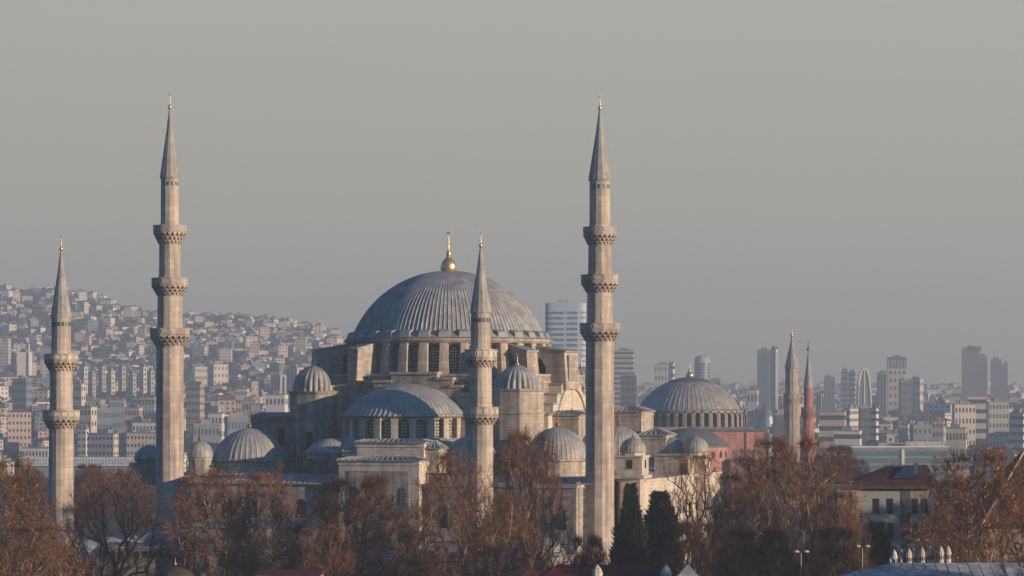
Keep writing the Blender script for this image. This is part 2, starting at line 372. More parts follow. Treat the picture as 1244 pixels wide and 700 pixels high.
# ------------------------------------------------------------------ the great mosque
A = R(18); ca, sa = math.cos(A), math.sin(A)
YC = 420.0; XC = PX(545, YC)
def W(u, v): return XC + u * ca + v * sa, YC - u * sa + v * ca
def U_at(px, v):
    k = (px - CX) / F; return (k * (YC + v * ca) - XC - v * sa) / (ca + k * sa)
def V_at(px, u):
    k = (px - CX) / F; return (k * (YC - u * sa) - XC - u * ca) / (sa - k * ca)
def Z_at(py, u, v): return PZ(py, W(u, v)[1])
mosque = thing('mosque', 'great grey stone mosque with huge lead dome, cascading semi-domes and gilt finial', 'mosque', (XC, YC, 0), -A)
toc = -PI / 2 + A        # local angle of the direction towards the camera
def th(deg): return toc + R(deg)   # angle `deg` to the right of the camera direction, in local coordinates
def fb(mb, pxl, pxr, pyt, pyb, v, d):
    u0, u1 = U_at(pxl, v), U_at(pxr, v); um = (u0 + u1) / 2; zt = Z_at(pyt, um, v); zb = Z_at(pyb, um, v) if pyb else 0
    mb.box(u0, u1, v, v + d, zb, zt); return u0, u1, zb, zt
# main dome and finial
zb0 = Z_at(407, 0, 0); H0 = Z_at(329, 0, 0) - zb0
md = seam_dome(MB(), 14.0, H0, 132, .0065, 36, z0=zb0, lip=.02, sub=5).build('main_dome', M['lead'], mosque)
fm = MB(); fz = zb0 + H0 - .15
fm.lathe([(1.05, fz), (1.25, fz + .5), (1.2, fz + 1.0), (.9, fz + 1.6), (.45, fz + 2.05), (.2, fz + 2.3)], 20, fn=lambda i, z: 1 - .05 * (i % 2))
finial(fm, 0, 0, fz + 2.1, 4.2, .38)
fm.build('finial', M['gold'], md, True)
# drum
dr = MB(); zd0 = Z_at(454, 0, -14); zc = Z_at(413.5, 0, -14.5)
dr.lathe([(14.1, zd0 - 1), (14.1, zc)], 128)
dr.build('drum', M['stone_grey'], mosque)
cn = MB(); cn.lathe([(14.05, zc - .5), (15.0, zc - .35), (15.4, zc), (15.45, zc + .28), (14.9, zc + .38), (14.2, zc + .40)], 128)
cn.build('drum_cornice', M['stone'], mosque)
gl = MB(); gl.lathe([(15.2, zc + .41), (15.1, zc + .5), (14.0, zb0 + .15)], 128, cap=False); gl.build('dome_gutter', M['lead'], mosque)
NW = 32; wm = window_mesh(1.3, 3.5, M['lattice'])
bz0 = zd0 - .2
bme = MB(); bme.add([(-.72, -1.75, 0), (.72, -1.75, 0), (.68, 0.2, 0), (-.68, 0.2, 0), (-.6, -1.2, zc - .36 - bz0), (.6, -1.2, zc - .36 - bz0), (.6, .2, zc - .36 - bz0), (-.6, .2, zc - .36 - bz0)],
    [(3, 2, 1, 0), (4, 5, 6, 7), (0, 1, 5, 4), (1, 2, 6, 5), (2, 3, 7, 6), (3, 0, 4, 7)])
bme = bme.mesh('drum_buttress', M['stone'])
cme = MB(); cme.add([(-.85, -1.05, 0), (.85, -1.05, 0), (.85, .3, 0), (-.85, .3, 0), (-.72, -.75, .85), (.72, -.75, .85), (.72, .5, 1.25), (-.72, .5, 1.25)],
    [(3, 2, 1, 0), (4, 5, 6, 7), (0, 1, 5, 4), (1, 2, 6, 5), (2, 3, 7, 6), (3, 0, 4, 7)])
cme = cme.mesh('buttress_cap', M['lead'])
sur = window_mesh(1.62, 3.8, M['void'], .1)
for i in range(NW):
    a = toc + 2 * PI * (i + .5) / NW - R(1.2)
    f_ = place_window(sur, mosque, 14.12 * math.cos(a), 14.12 * math.sin(a), zd0 + .35, a, 'recess_shade')  # flat black plate, the dark of the bay put into its colour
    o = link('window', wm, f_, (0, -.06, .1))
    b_ = 2 * PI * i / NW + toc - R(1.2)
    o = place_window(bme, mosque, 14.1 * math.cos(b_), 14.1 * math.sin(b_), bz0, b_, 'drum_buttress')
    c_ = link('buttress_cap', cme, o, (0, 0, zc + .42 - bz0))
# square base of the dome
base = MB(); zr = Z_at(452, 0, -15)
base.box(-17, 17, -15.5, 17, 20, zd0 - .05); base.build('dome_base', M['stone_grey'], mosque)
sc_ = MB()
for zz in (zd0 - 1.3, zd0 - .35): sc_.box(-17.15, 17.15, -15.66, 17.15, zz, zz + .28)
sc_.build('string_course', M['stone'], mosque)
# heavy radial buttresses
def radial(deg, r0, r1, t, zt0, zt1, zb, arch=True, wide=False):
    a = th(deg); d = (math.cos(a), math.sin(a), 0); n = (-math.sin(a), math.cos(a), 0)
    pts = [(r0, zb), (r0, zt0), (r1, zt1), (r1 + .25, zb)]
    if arch:
        rm0, rm1 = r0 + .5, r0 + (r1 - r0) * .48
        zz = zb + 1.0; hh = (zt1 - zz) * .85
        pts = [(rm0 - .5, zt0), (r1, zt1), (r1 + .35, zb), (rm1 + .05, zb), (rm1 - .1, zz + hh * .6), ((rm0 + rm1) / 2, zz + hh), (rm0, zz + hh * .55), (rm0 - .05, zb), (r0 - .5, zb)]
    mb = MB(); o = (-n[0] * t / 2, -n[1] * t / 2, 0); mb.prism(pts, o, d, (0, 0, 1), n, t)
    me = mb.mesh('flying_buttress', M['stone']); fix_normals(me); ob = link('flying_buttress', me, mosque)
    c = MB(); o2 = (-n[0] * (t / 2 + .15), -n[1] * (t / 2 + .15), 0)
    c.prism([(r0 - .6, zt0 + .03), (r1 + .25, zt1 + .03), (r1 + .25, zt1 + .25), (r0 - .6, zt0 + .3)], o2, d, (0, 0, 1), n, t + .3)
    me = c.mesh('buttress_coping', M['lead']); fix_normals(me); link('buttress_coping', me, ob)
    if wide:
        p = MB(); cc = (d[0] * (r1 + .3), d[1] * (r1 + .3)); p.obox(cc, n[:2], d[:2], t * .32, .12, zb + 1.2, zt1 - .35); p.build('recessed_panel', M['stone_grey'], ob)
    return ob
zt = Z_at(418, 0, -12)
radial(20, 14.2, 18.4, 2.0, zt - .6, zt - 1.3, zd0 - 1.2, False)
radial(41, 14.2, 18.6, 2.0, zt - .1, zt - 1.2, zd0 - 1.0)
radial(66, 14.2, 19.6, 5.0, zt - .2, zt - 1.2, zd0 - 2.2, True, True)
radial(-46, 14.2, 18.6, 2.0, zt + .3, zt - .9, zd0 - 1.0, False)
radial(-78, 14.2, 20.0, 4.4, zt + .1, zt - .9, zd0 - 2.0, True)
for dg in (114, 134, -114, -134, 180): radial(dg, 14.2, 18.8, 2.2, zt, zt - 1.2, zd0 - 1.5)
# stepped arch in front, over the semi-dome
VF = -16.6
st = MB(); zs0 = Z_at(500, -4, VF)
cap = MB()
steps = [(475, 531, 455), (454, 475, 465), (443, 454, 476.5), (432, 443, 486), (423, 432, 495), (531, 549, 461.5), (549, 562, 471), (562, 573, 481), (573, 582, 491)]
for a_, b_, p_ in steps:
    u0, u1 = U_at(a_, VF), U_at(b_, VF); zt_ = Z_at(p_, u0, VF)
    st.box(u0, u1, VF, VF + 2.4, 20, zt_); cap.box(u0 - .18, u1 + .18, VF - .28, VF + 2.5, zt_ + .003, zt_ + .38)
st.build('stepped_arch_wall', M['stone_grey'], mosque); cap.build('step_coping', M['stone'], mosque)
# semi-dome (front)
us = U_at(494, -17); zsb = Z_at(503, us, -25)
sd = seam_dome(MB(), 8.75, Z_at(466, us, -17) - zsb, 40, .010, 26, z0=0, a0=PI - .12, a1=2 * PI + .12, lip=.03, sub=5).build('semi_dome', M['lead'], mosque, False, (us, -17.2, zsb))
sdz = Z_at(533, us, -25)
sm = MB(); sm.lathe([(8.3, sdz - .3), (8.3, zsb - .15)], 64, us, -17.2, 0, 0, PI, 2 * PI); sm.lathe([(8.3, zsb - .62), (8.95, zsb - .42), (9.05, zsb - .32), (8.3, zsb - .3)], 64, us, -17.2, 0, 0, PI, 2 * PI)
sm.build('semi_dome_drum', M['stone'], mosque)
sw = window_mesh(1.05, 2.25, M['lattice']); sr = window_mesh(1.35, 2.5, M['void'], .1)
pm = MB(); pm.box(-.5, .5, -.75, .15, 0, zsb - .62 - sdz + .1); pm = pm.mesh('drum_pilaster', M['stone'])
for i in range(11):
    a = PI + PI * (i + .5) / 11 + R(1.5)
    f_ = place_window(sr, mosque, us + 8.32 * math.cos(a), -17.2 + 8.32 * math.sin(a), sdz + .2, a, 'recess_shade')  # same black surround, painted in for shade around the pane
    link('window', sw, f_, (0, -.06, .1))
for i in range(12):
    a = PI + PI * i / 11 + R(1.5); place_window(pm, mosque, us + 8.3 * math.cos(a), -17.2 + 8.3 * math.sin(a), sdz - .1, a, 'drum_pilaster')
sk = MB(); sk.lathe([(11.2, sdz - 1.5), (11.1, sdz - 1.3), (9.0, sdz + .05), (8.2, sdz + .15)], 66, us, -17.2, 0, 0, PI, 2 * PI, lambda i, z: 1 + (.008 if i % 3 == 0 else 0)); sk.build('lead_skirt', M['lead'], mosque)
ex = MB(); ex.lathe([(11.0, 14), (11.0, sdz - 1.5)], 48, us, -17.2, 0, 0, PI, 2 * PI); ex.build('apse_wall', M['stone_grey'], mosque)
# exedra domes beside the semi-dome
for px, py0, py1, hw, v in ((403, 549, 532, 3.6, -24), (572, 549, 530, 3.6, -24)):
    u = U_at(px, v); z0 = Z_at(py0, u, v); d = seam_dome(MB(), hw, Z_at(py1, u, v) - z0, 26, .014, 12, z0=0).build('exedra_dome', M['lead'], mosque, True, (u, v, z0))
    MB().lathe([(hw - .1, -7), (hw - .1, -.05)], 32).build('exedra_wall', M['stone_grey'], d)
# corner weight towers
def weight_tower(u, v, hw, py_base, py_apex, py_string, mat):
    zc_ = Z_at(py_base, u, v); zs_ = Z_at(py_string, u, v); n = 8; k = 1 / math.cos(PI / 8)
    b = MB(); b.lathe([(hw * k, 15), (hw * k, zs_), ], n, 0, 0, PI / 8); b.lathe([(hw * k * .985, zs_ - .1), (hw * k * .985, zc_ - .45)], n, 0, 0, PI / 8)
    o = b.build('corner_tower', mat, mosque, False, (u, v, 0))
    c = MB(); c.lathe([(hw * k * 1.0, zs_ - .02), (hw * k * 1.035, zs_ + .1), (hw * k * 1.035, zs_ + .25), (hw * k * .99, zs_ + .33)], n, 0, 0, PI / 8)
    c.lathe([(hw * k * .99, zc_ - .45), (hw * k * 1.05, zc_ - .2), (hw * k * 1.07, zc_)], n, 0, 0, PI / 8); c.build('tower_cornice', mat, o)
    d = flute_dome(MB(), hw * .95, Z_at(py_apex, u, v) - zc_, 24, .12, 22, z0=zc_ + .05, pointed=.11); d.build('tower_dome', M['lead'], o, True)
    f = finial(MB(), 0, 0, Z_at(py_apex, u, v) + .1, 1.7, .26); f.build('finial', M['gold'], o, True)
    return o
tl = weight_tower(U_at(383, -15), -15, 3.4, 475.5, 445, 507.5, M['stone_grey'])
trr = weight_tower(U_at(628.5, -15), -15, 3.5, 472.5, 445, 503.5, M['stone'])
weight_tower(U_at(706, 15), 15, 3.3, 470, 447, 503, M['stone'])
weight_tower(-15, 15, 3.3, 470, 447, 503, M['stone'])
# stepped side wall (right) with its arch, and its mirror on the left
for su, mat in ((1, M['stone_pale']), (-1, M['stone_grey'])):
    tw = MB(); tcp = MB(); zt_ = Z_at(457, 19, 0); uo, ui = 19 * su, 16.5 * su; x0, x1 = min(uo, ui), max(uo, ui)
    for k, (v0, v1) in enumerate(((-2.6, 2.6), (2.6, 5), (5, 7.2), (7.2, 9.2), (9.2, 11.5))):
        zz = zt_ - [0, 1.35, 2.75, 4.2, 5.7][k]
        for a_, b_ in (((v0, v1), (-v1, -v0)) if k else ((v0, v1),)) if False else ([(v0, v1)] + ([(-v1, -v0)] if k else [])):
            tw.box(x0, x1, a_, b_, 18, zz); tcp.box(x0 - .15, x1 + .15, a_ - .15, b_ + .15, zz + .003, zz + .3)
    t_ = tw.build('side_arch_wall', mat, mosque); tcp.build('step_coping', M['lead'], t_)
    ar = MB(); n = 24; r_in, r_out = 7.6, 8.3; zc_ = zt_ - 9.4
    P = [(r_out * math.cos(PI * i / n), zc_ + r_out * math.sin(PI * i / n)) for i in range(n + 1)] + [(r_in * math.cos(PI * i / n), zc_ + r_in * math.sin(PI * i / n)) for i in range(n, -1, -1)]
    ar.prism(P, (uo - .02 * su, 0, 0), (0, 1, 0), (0, 0, 1), (su, 0, 0), .35); me = ar.mesh('relief_arch', mat); fix_normals(me); link('relief_arch', me, t_)
    for vv in (-4, -2, 0, 2, 4): place_window(sr, t_, uo + .0 * su, vv, zc_ + 2.2 - abs(vv) * .1, 0 if su > 0 else PI, 'window')
# prayer hall body
VW = -29.5; UW = 31.5; zroof = Z_at(574, -20, VW)
hall = MB(); hall.box(-UW, U_at(718, VW), VW, 30, 0, zroof - 1.2)
hall.build('prayer_hall_wall', M['stone'], mosque)
hr = MB(); batten_roof(hr, -UW, U_at(718, VW), VW, 30, zroof - 1.19, .75, 2.4, .5, .9); hr.build('hall_roof', M['lead'], mosque)
# side domes on the hall roof
def roof_dome(px, v, hw, py_base, py_apex, drum, n=34, fin=True, mat='lead', sides=16, wall='stone'):
    u = U_at(px, v); z0 = Z_at(py_base, u, v); h = Z_at(py_apex, u, v) - z0
    d = seam_dome(MB(), hw, h, n, .012, 16, z0=0, pointed=.03).build('roof_dome', M[mat], mosque, False, (u, v, z0))
    b = MB(); b.lathe([(hw * .98, -drum), (hw * .98, -.5), (hw * 1.06, -.32), (hw * 1.06, -.1), (hw * .9, -.06)], sides); b.build('dome_drum', M[wall], d)
    if fin: finial(MB(), 0, 0, h + .03 * h, 2.2, .33).build('finial', M['bronze'], d, True)
    return d
roof_dome(303, -22, 5.1, 557, 521, 3.2, 40)
roof_dome(677, -22, 4.15, 556.5, 519.5, 3.4, 40)
roof_dome(752, 10, 3.6, 553, 518, 3.2, 34)
roof_dome(722, -6, 2.8, 548, 528, 3, 26, False)
roof_dome(243, -27.0, 1.75, 556, 536, 4.6, 18, True, 'lead', 8, 'stone_grey')
roof_dome(182, 2, 2.4, 556, 541, 4.2, 20, False, 'lead', 8, 'stone_grey')
# flat-roofed blocks around the dome
def block(name, pxl, pxr, pyt, pyb, v, d, mat, rise=.6, inset=1.6, roof='lead', over=.3):
    mb = MB(); u0, u1, z0, z1 = fb(mb, pxl, pxr, pyt, pyb, v, d); o = mb.build(name, M[mat], mosque)
    c = MB(); c.box(u0 - .12, u1 + .12, v - .12, v + d + .12, z1 - .55, z1 - .25); c.build('cornice', M[mat], o)
    r = MB(); batten_roof(r, u0, u1, v, v + d, z1 + .003, rise, inset, over, .8); r.build('lead_roof', M[roof], o); return o, u0, u1, z0, z1
block('side_gallery_block', 654, 703, 505, 560, -9.5, 8, 'stone', .55, 2)
block('side_gallery_block', 742, 779, 501, 560, 15, 7, 'stone', .8, 2.2)
block('side_gallery_block', 777, 809, 529.5, 560, 11, 5.0, 'stone', 1.0, 2.2)
block('left_wing', 305, 354, 507.5, 575, -12.5, 9, 'stone_grey', .6, 1.6)
for px in (342,): place_window(window_mesh(1.0, 2.6, M['void'], .1), mosque, U_at(px, -12.5), -12.52, Z_at(541, -20, -12.5), -PI / 2)
place_window(window_mesh(1.0, 2.6, M['void'], .1), mosque, U_at(377, -18.3), -18.75, Z_at(546, -18, -18), -PI / 2)
# turret sliver dome beside the gallery block
u = U_at(815, 12); seam_dome(MB(), 1.9, 2.4, 14, .02, 10, z0=0).build('apse_dome', M['lead'], mosque, True, (u, 13, Z_at(551, u, 12)))
# portal block
po, pu0, pu1, pz0, pz1 = block('portal_block', 433.5, 515, 538.5, 575, -31.5, 4.0, 'stone_pale', .35, 1.2)
po2 = block('portal_front', 411.5, 509, 560.5, None, -35.5, 3.9, 'stone_pale', .45, 1.6)[0]
block('portal_side', 418, 433, 549, 575, -31.0, 3, 'stone_pale', .5, 1.4)
block('portal_side', 516.5, 533, 546, 575, -31.0, 3, 'stone_pale', 1.0, 1.5)
u0, u1 = U_at(424, -35.5), U_at(497, -35.5); z1 = Z_at(572, u0, -35.5)
fr = MB(); fr.box(u0, u1, -35.62, -35.5, 2, z1); fr.build('portal_panel', M['stone_grey'], po2)
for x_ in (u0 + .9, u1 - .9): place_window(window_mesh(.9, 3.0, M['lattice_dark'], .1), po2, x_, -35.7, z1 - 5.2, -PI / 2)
place_window(window_mesh(4.5, 9.0, M['void'], .1), po2, (u0 + u1) / 2, -35.72, 3, -PI / 2, 'portal_arch')
# portico roof strip left and right of the portal
for a_, b_, yt in ((232, 411, 588), (520, 700, 592)):
    mb = MB(); u0, u1, z0, z1 = fb(mb, a_, b_, yt, None, -34.5, 4.9); o = mb.build('portico_wall', M['stone_grey'], mosque)
    if a_ > 500:
        MB().box(u0 - .3, u1 + .2, -34.8, -29.6, z1 + .003, z1 + .4).build('cornice', M['stone'], o)
        for i in range(5): place_window(window_mesh(1.3, 3.2, M['void'], .1), o, u0 + (u1 - u0) * (i + .5) / 5, -34.52, z1 - 5.6, -PI / 2)
        MB().box(u0, u1 + .1, -34.75, -34.5, z1 - 7.4, z1 - 7.0).build('string_course', M['stone'], o)
        continue
    r = MB(); n = int((u1 - u0) / .8)
    r.add([(u0, -35, z1 + .01), (u1, -35, z1 + .01), (u1, -29.6, z1 + 1.1), (u0, -29.6, z1 + 1.1), (u0, -35, z1 + .2), (u1, -35, z1 + .2), (u1, -29.6, z1 + 1.3), (u0, -29.6, z1 + 1.3)], [(3, 2, 1, 0), (4, 5, 6, 7), (0, 1, 5, 4), (1, 2, 6, 5), (2, 3, 7, 6), (3, 0, 4, 7)])
    for i in range(n + 1): x = u0 + (u1 - u0) * i / n; r.tube((x, -35, z1 + .22), (x, -29.7, z1 + 1.31), .05, .05)
    r.build('portico_roof', M['lead'], o)
    for i in range(6): place_window(window_mesh(1.6, 4.2, M['void'], .1), o, u0 + (u1 - u0) * (i + .5) / 6, -34.52, z1 - 6.2, -PI / 2)
# front walls with windows above the portico, left and right
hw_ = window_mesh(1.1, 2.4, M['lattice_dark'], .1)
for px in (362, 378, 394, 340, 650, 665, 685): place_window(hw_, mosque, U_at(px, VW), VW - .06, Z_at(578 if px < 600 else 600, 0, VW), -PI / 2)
# right flank wing: turrets, gallery wall, tall arches
ob, *_ = block('corner_pier', 703, 718.5, 589, None, -31.2, 2.2, 'stone', .3, .8)
UR = 35.0; zg = Z_at(581, UR, 0)
fl = MB(); fl.box(31.45, UR, -19, 25, 0, zg); fl.build('gallery_wall', M['stone_pale'], mosque)
gc = MB(); gc.box(31.3, UR + .35, -19.3, 25.3, zg + .003, zg + .35); gc.build('gallery_cornice', M['stone_pale'], mosque)
gb = MB(); gb.box(31.3, UR + .2, -18.9, 25.2, zg - 2.0, zg - 1.7); gb.build('string_course', M['stone_pale'], mosque)
aw = window_mesh(2.6, 7.5, M['void'], .08); slit = window_mesh(.55, 2.1, M['void'], .1)
for vv in (-10.5, -3.5, 15.5, 21): place_window(aw, mosque, UR + .02, vv, 4.0, 0, 'gallery_arch')
for vv in (1.5, 3.2, 4.9, 6.6, 11.5, 13.2): place_window(slit, mosque, UR + .02, vv, zg - 5.2, 0, 'slit_window')
big = MB(); n = 20; Pp = [(5.6 * math.cos(PI * i / n), 5.6 * math.sin(PI * i / n)) for i in range(n + 1)] + [(5.0 * math.cos(PI * i / n), 5.0 * math.sin(PI * i / n)) for i in range(n, -1, -1)]
big.prism(Pp, (UR - .01, 4, zg - 8), (0, 1, 0), (0, 0, 1), (1, 0, 0), .25); me = big.mesh('relief_arch', M['stone_pale']); fix_normals(me); link('relief_arch', me, mosque)
def turret(px, v, pyt, pyb, pya, hw, low=True):
    u = U_at(px, v); z1 = Z_at(pyt, u, v); z0 = Z_at(pyb, u, v); k = 1 / math.cos(PI / 8)
    b = MB(); b.obox((0, 0), (1, 0), (0, 1), hw, hw, z0, z1 - .3); o = b.build('turret', M['stone_pale'], mosque, False, (u, v, 0))
    c = MB(); c.obox((0, 0), (1, 0), (0, 1), hw + .2, hw + .2, z1 - .3, z1 - .02); c.obox((0, 0), (1, 0), (0, 1), hw + .4, hw + .4, z0 - .45, z0 - .003)
    c.lathe([(hw * 1.0, z1 - .02), (hw * 1.0, z1 + .35), (hw * 1.07, z1 + .45)], 8, 0, 0, PI / 8); c.build('turret_cornice', M['stone_pale'], o)
    if low: p = MB(); p.obox((0, 0), (1, 0), (0, 1), hw * .8, hw * .8, 0, z0 - .45); p.build('turret_pier', M['stone_pale'], o)
    h = Z_at(pya, u, v) - z1 - .45; seam_dome(MB(), hw * 1.02, h, 22, .02, 12, z0=z1 + .47, pointed=.06, lip=.06).build('turret_dome', M['lead_warm'], o, True)
    finial(MB(), 0, 0, z1 + .4 + h * 1.04, 1.1, .2).build('finial', M['bronze'], o, True)
    wb = MB(); wb.box(-.38, .38, -hw - .05, -hw + .05, z0 + .9, z0 + 2.1); wb.build('window', M['void'], o)
    wf = MB(); wf.box(-.55, .55, -hw - .025, -hw + .04, z0 + .72, z0 + 2.28); wf.build('window_frame', M['stone'], o)
    wb = MB(); wb.box(hw - .05, hw + .05, -.3, .3, z0 + .9, z0 + 2.1); wb.build('window', M['void'], o)
    return o
turret(769, -20, 553, 577, 532, 1.75)
turret(845, 12, 553, 577, 531, 1.9, True)
mb = MB(); u0, u1, z0, z1 = fb(mb, 795, 836, 554, 582, 6, 4); wl_ = mb.build('upper_wall', M['stone'], mosque)
c = MB(); c.box(u0 - .1, u1 + .3, 5.8, 10.2, z1 + .003, z1 + .3); c.build('lead_coping', M['lead'], wl_)
dw = MB(); uu = U_at(831, 6); dw.box(uu - .5, uu + .5, 5.95, 6.05, z0 + .3, z0 + 2.3); dw.build('door', M['void'], wl_)
for i, px in enumerate((752, 775)):  # spouts on ledge
    pass
# left flank gallery
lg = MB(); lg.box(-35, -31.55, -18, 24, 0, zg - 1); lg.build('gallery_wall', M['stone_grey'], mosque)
r = MB(); batten_roof(r, -35, -31.55, -18, 24, zg - .99, .6, 1.5); r.build('gallery_roof', M['lead'], mosque)
# courtyard
cw = MB(); v0, v1 = -70.5, -35.6
for x0, x1, y0, y1 in ((-31, -30, v0, v1), (29, 30, v0, v1), (-31, 30, v0 - 1, v0)): cw.box(x0, x1, y0, y1, 0, 9.6)
for x0, x1, y0, y1 in ((-25.3, -24.7, v0 + 6, v1), (23.7, 24.3, v0 + 6, v1), (-25, 24, v0 + 6, v0 + 6.6)): cw.box(x0, x1, y0, y1, 6.5, 9.4)
cwo = cw.build('courtyard_wall', M['stone_grey'], mosque)
cr = MB(); cr.box(-31.3, -24.6, v0 - 1.3, v1, 9.63, 9.9); cr.box(23.6, 30.3, v0 - 1.3, v1, 9.63, 9.9); cr.box(-24.6, 23.6, v0 - 1.3, v0 + 6.8, 9.63, 9.9); cr.build('arcade_roof', M['lead'], mosque)
adm = seam_dome(MB(), 2.7, 2.3, 20, .016, 10, z0=0).mesh('arcade_dome', M['lead'], True)
for i in range(6):
    for x in (-27.8, 26.9): link('arcade_dome', adm, mosque, (x, v0 + 2.6 + i * 5.9, 9.95))
for i in range(8): link('arcade_dome', adm, mosque, (-22 + i * 6.1, v0 + 2.6, 9.95))

# ------------------------------------------------------------------ minarets
def minaret(px, Y, galleries, widths, spire, fin_tip, label, mats, sides=12, windows=True, group='minarets of the great mosque', flute=0.0, gold='gold', ground=0.0, ph=.13):
    """galleries: (top, parapet foot, corbel foot, width) from the top down, all in photo pixels; widths: shaft width above each, then below"""
    s = Y / F
    root = thing('minaret', label, 'minaret', (PX(px, Y), Y, ground), 0, group)
    z = lambda py: PZ(py, Y) - ground
    k = 1 / math.cos(PI / sides)
    tops = [spire[1]] + [g_[2] for g_ in galleries]; bots = [g_[0] for g_ in galleries] + [None]
    sh = MB(); fn = (lambda i, zz: 1 - flute * (i % 2)) if flute else None
    for i, wd in enumerate(widths):
        r = wd * s / 2
        z1 = z(tops[i]) + (.4 if i else 0); z0 = z(bots[i]) - 1.0 if bots[i] else 0
        r0 = r * (1.03 if i < len(widths) - 1 else 1.05)
        sh.lathe([(r0, z0), (r, z1)], sides * (2 if flute else 1), 0, 0, ph, 0, 0, 2 * PI, fn)
        if i < len(widths) - 1: sh.lathe([(r * 1.06, z0 + 1.0), (r * 1.06, z0 + 1.25), (r * 1.0, z0 + 1.4)], sides, 0, 0, ph)
    # ring mouldings
    zt_ = z(spire[1]); r = widths[0] * s / 2
    sh.lathe([(r * 1.0, zt_ - .25), (r * 1.07, zt_ - .1), (r * 1.07, zt_)], sides * 2, 0, 0, ph)
    sh.build('shaft', mats[0], root)
    for (pt, pf, cf, gw) in galleries:
        rt = gw * s / 2; zz1, zz0, zzc = z(pt), z(pf), z(cf)
        inner = [w_ for w_ in widths][galleries.index((pt, pf, cf, gw)) + 1] * s / 2
        b = MB(); b.lathe([(inner, zz0 - .05), (rt * .97, zz0 - .05), (rt * 1.0, zz0 + .02), (rt * 1.0, zz0 + .12), (rt * .97, zz0 + .14), (rt * .97, zz1 - .14), (rt * 1.01, zz1 - .12), (rt * 1.01, zz1), (rt * .86, zz1), (rt * .86, zz0 + .1), (inner, zz0 + .1)], sides, 0, 0, ph, cap=False)
        o = b.build('balcony', mats[1], root)
        p = MB()                                     # pierced parapet panels
        for i in range(sides):
            a = ph + 2 * PI * (i + .5) / sides; apo = rt * .97 / k; hwid = rt * .97 * math.sin(PI / sides)
            n_ = (math.cos(a), math.sin(a)); t_ = (-n_[1], n_[0])
            p.obox((n_[0] * (apo + .02), n_[1] * (apo + .02)), t_, n_, hwid * .78, .05, zz0 + .22, zz1 - .22)
        p.build('parapet_panel', mats[2], o)
        c = MB(); tiers = 3; nn = 20
        c.lathe([(inner * 1.0, zzc - .1), (inner + (rt - inner) * .22, zzc + (zz0 - zzc) * .45), (inner + (rt - inner) * .55, zz0 - .1)], nn * 2, 0, 0, ph, cap=False)
        c.lathe([(rt * .80, zz0 - .28), (rt * .97, zz0 - .2), (rt * .97, zz0 - .06), (rt * .8, zz0 - .05)], sides, 0, 0, ph, cap=False)
        for t in range(tiers):
            f0 = t / tiers; f1 = (t + 1) / tiers
            ra = inner + (rt * .96 - inner) * f0; rb = inner * 1.03 + (rt * .96 - inner) * f1
            za = zzc + (zz0 - .2 - zzc) * f0; zb = zzc + (zz0 - .2 - zzc) * f1; dz = zb - za
            for i in range(nn):
                a = ph + 2 * PI * (i + .5 * (t % 2)) / nn; n_ = (math.cos(a), math.sin(a)); t_ = (-n_[1], n_[0]); hw2 = PI * rb / nn * .66
                P_ = [(rb, -hw2, zb), (rb, hw2, zb), (ra * .85, hw2, zb), (ra * .85, -hw2, zb), (rb, -hw2, zb - dz * .3), (rb, hw2, zb - dz * .3)]
                c.add([(n_[0] * ra * .98, n_[1] * ra * .98, za - dz * .25)] + [(n_[0] * rr + t_[0] * ss, n_[1] * rr + t_[1] * ss, zz) for rr, ss, zz in P_],
                      [(1, 2, 6, 5), (0, 5, 6), (0, 6, 2, 3), (0, 4, 1, 5), (1, 4, 3, 2)])
        c.build('corbelling', mats[0], o)
    # spire
    sp = MB(); r = spire[2] * s / 2; zb_ = z(spire[1]); h = z(spire[0]) - zb_
    def sfn(i, zz): return 1 + (.03 if i % 4 == 0 else 0)
    sp.lathe([(r * .98, zb_ - .02), (r * 1.03, zb_ + .03), (r * 1.0, zb_ + .15), (r * .72, zb_ + h * .30), (r * .36, zb_ + h * .66), (r * .08, zb_ + h), (.01, zb_ + h + .05)], 56, 0, 0, 0, 0, 0, 2 * PI, sfn)
    sp.build('spire', M['lead_warm'], root)
    finial(MB(), 0, 0, z(spire[0]) - .1, z(fin_tip) - z(spire[0]) + .1, max(.2, s * 2.3)).build('finial', M[gold], root, True)
    if windows:
        r = widths[0] * s / 2 * math.cos(PI / sides); wz = z(spire[1]) - 1.25
        for i in range(sides):
            a = ph + 2 * PI * (i + .5) / sides; n_ = (math.cos(a), math.sin(a)); t_ = (-n_[1], n_[0])
            m_ = MB(); m_.obox((n_[0] * r, n_[1] * r), t_, n_, .15, .04, wz + .1, wz + .62); m_.build('tile_panel', M['tile_blue'], root)
    return root
sm_ = (M['stone_minaret'], M['stone_minaret'], M['stone'])
minaret(206.3, 402, [(274, 281.5, 297, 41), (338, 346, 359.5, 45), (399, 407, 421, 49)], [21.5, 25.5, 29.5, 33], (132, 216, 23.5), 112,
        'tall left minaret with three balconies rising against the sky over the hill', sm_)
minaret(728.7, 382, [(276, 284, 298, 41.5), (334, 342.5, 356, 47), (393, 401.5, 415, 50)], [25, 28, 31, 34.5], (133, 219, 27), 115,
        'tall right minaret with three balconies standing right of the great dome', sm_)
sm2 = (M['stone_minaret'], M['stone_minaret'], M['stone_pale'])
minaret(74.3, 361, [(430, 438.5, 451.5, 41.5), (498.5, 508, 521, 45)], [23, 27, 29.5], (304, 385.5, 24.5), 285,
        'shorter minaret with two balconies at the far left of the mosque', sm2, 16)
minaret(584, 343, [(424.5, 435.5, 447, 40), (494.5, 505, 516.5, 44)], [23.5, 27, 30], (300, 380, 25.5), 280,
        'shorter minaret with two balconies standing in front of the great dome', sm2, 16)

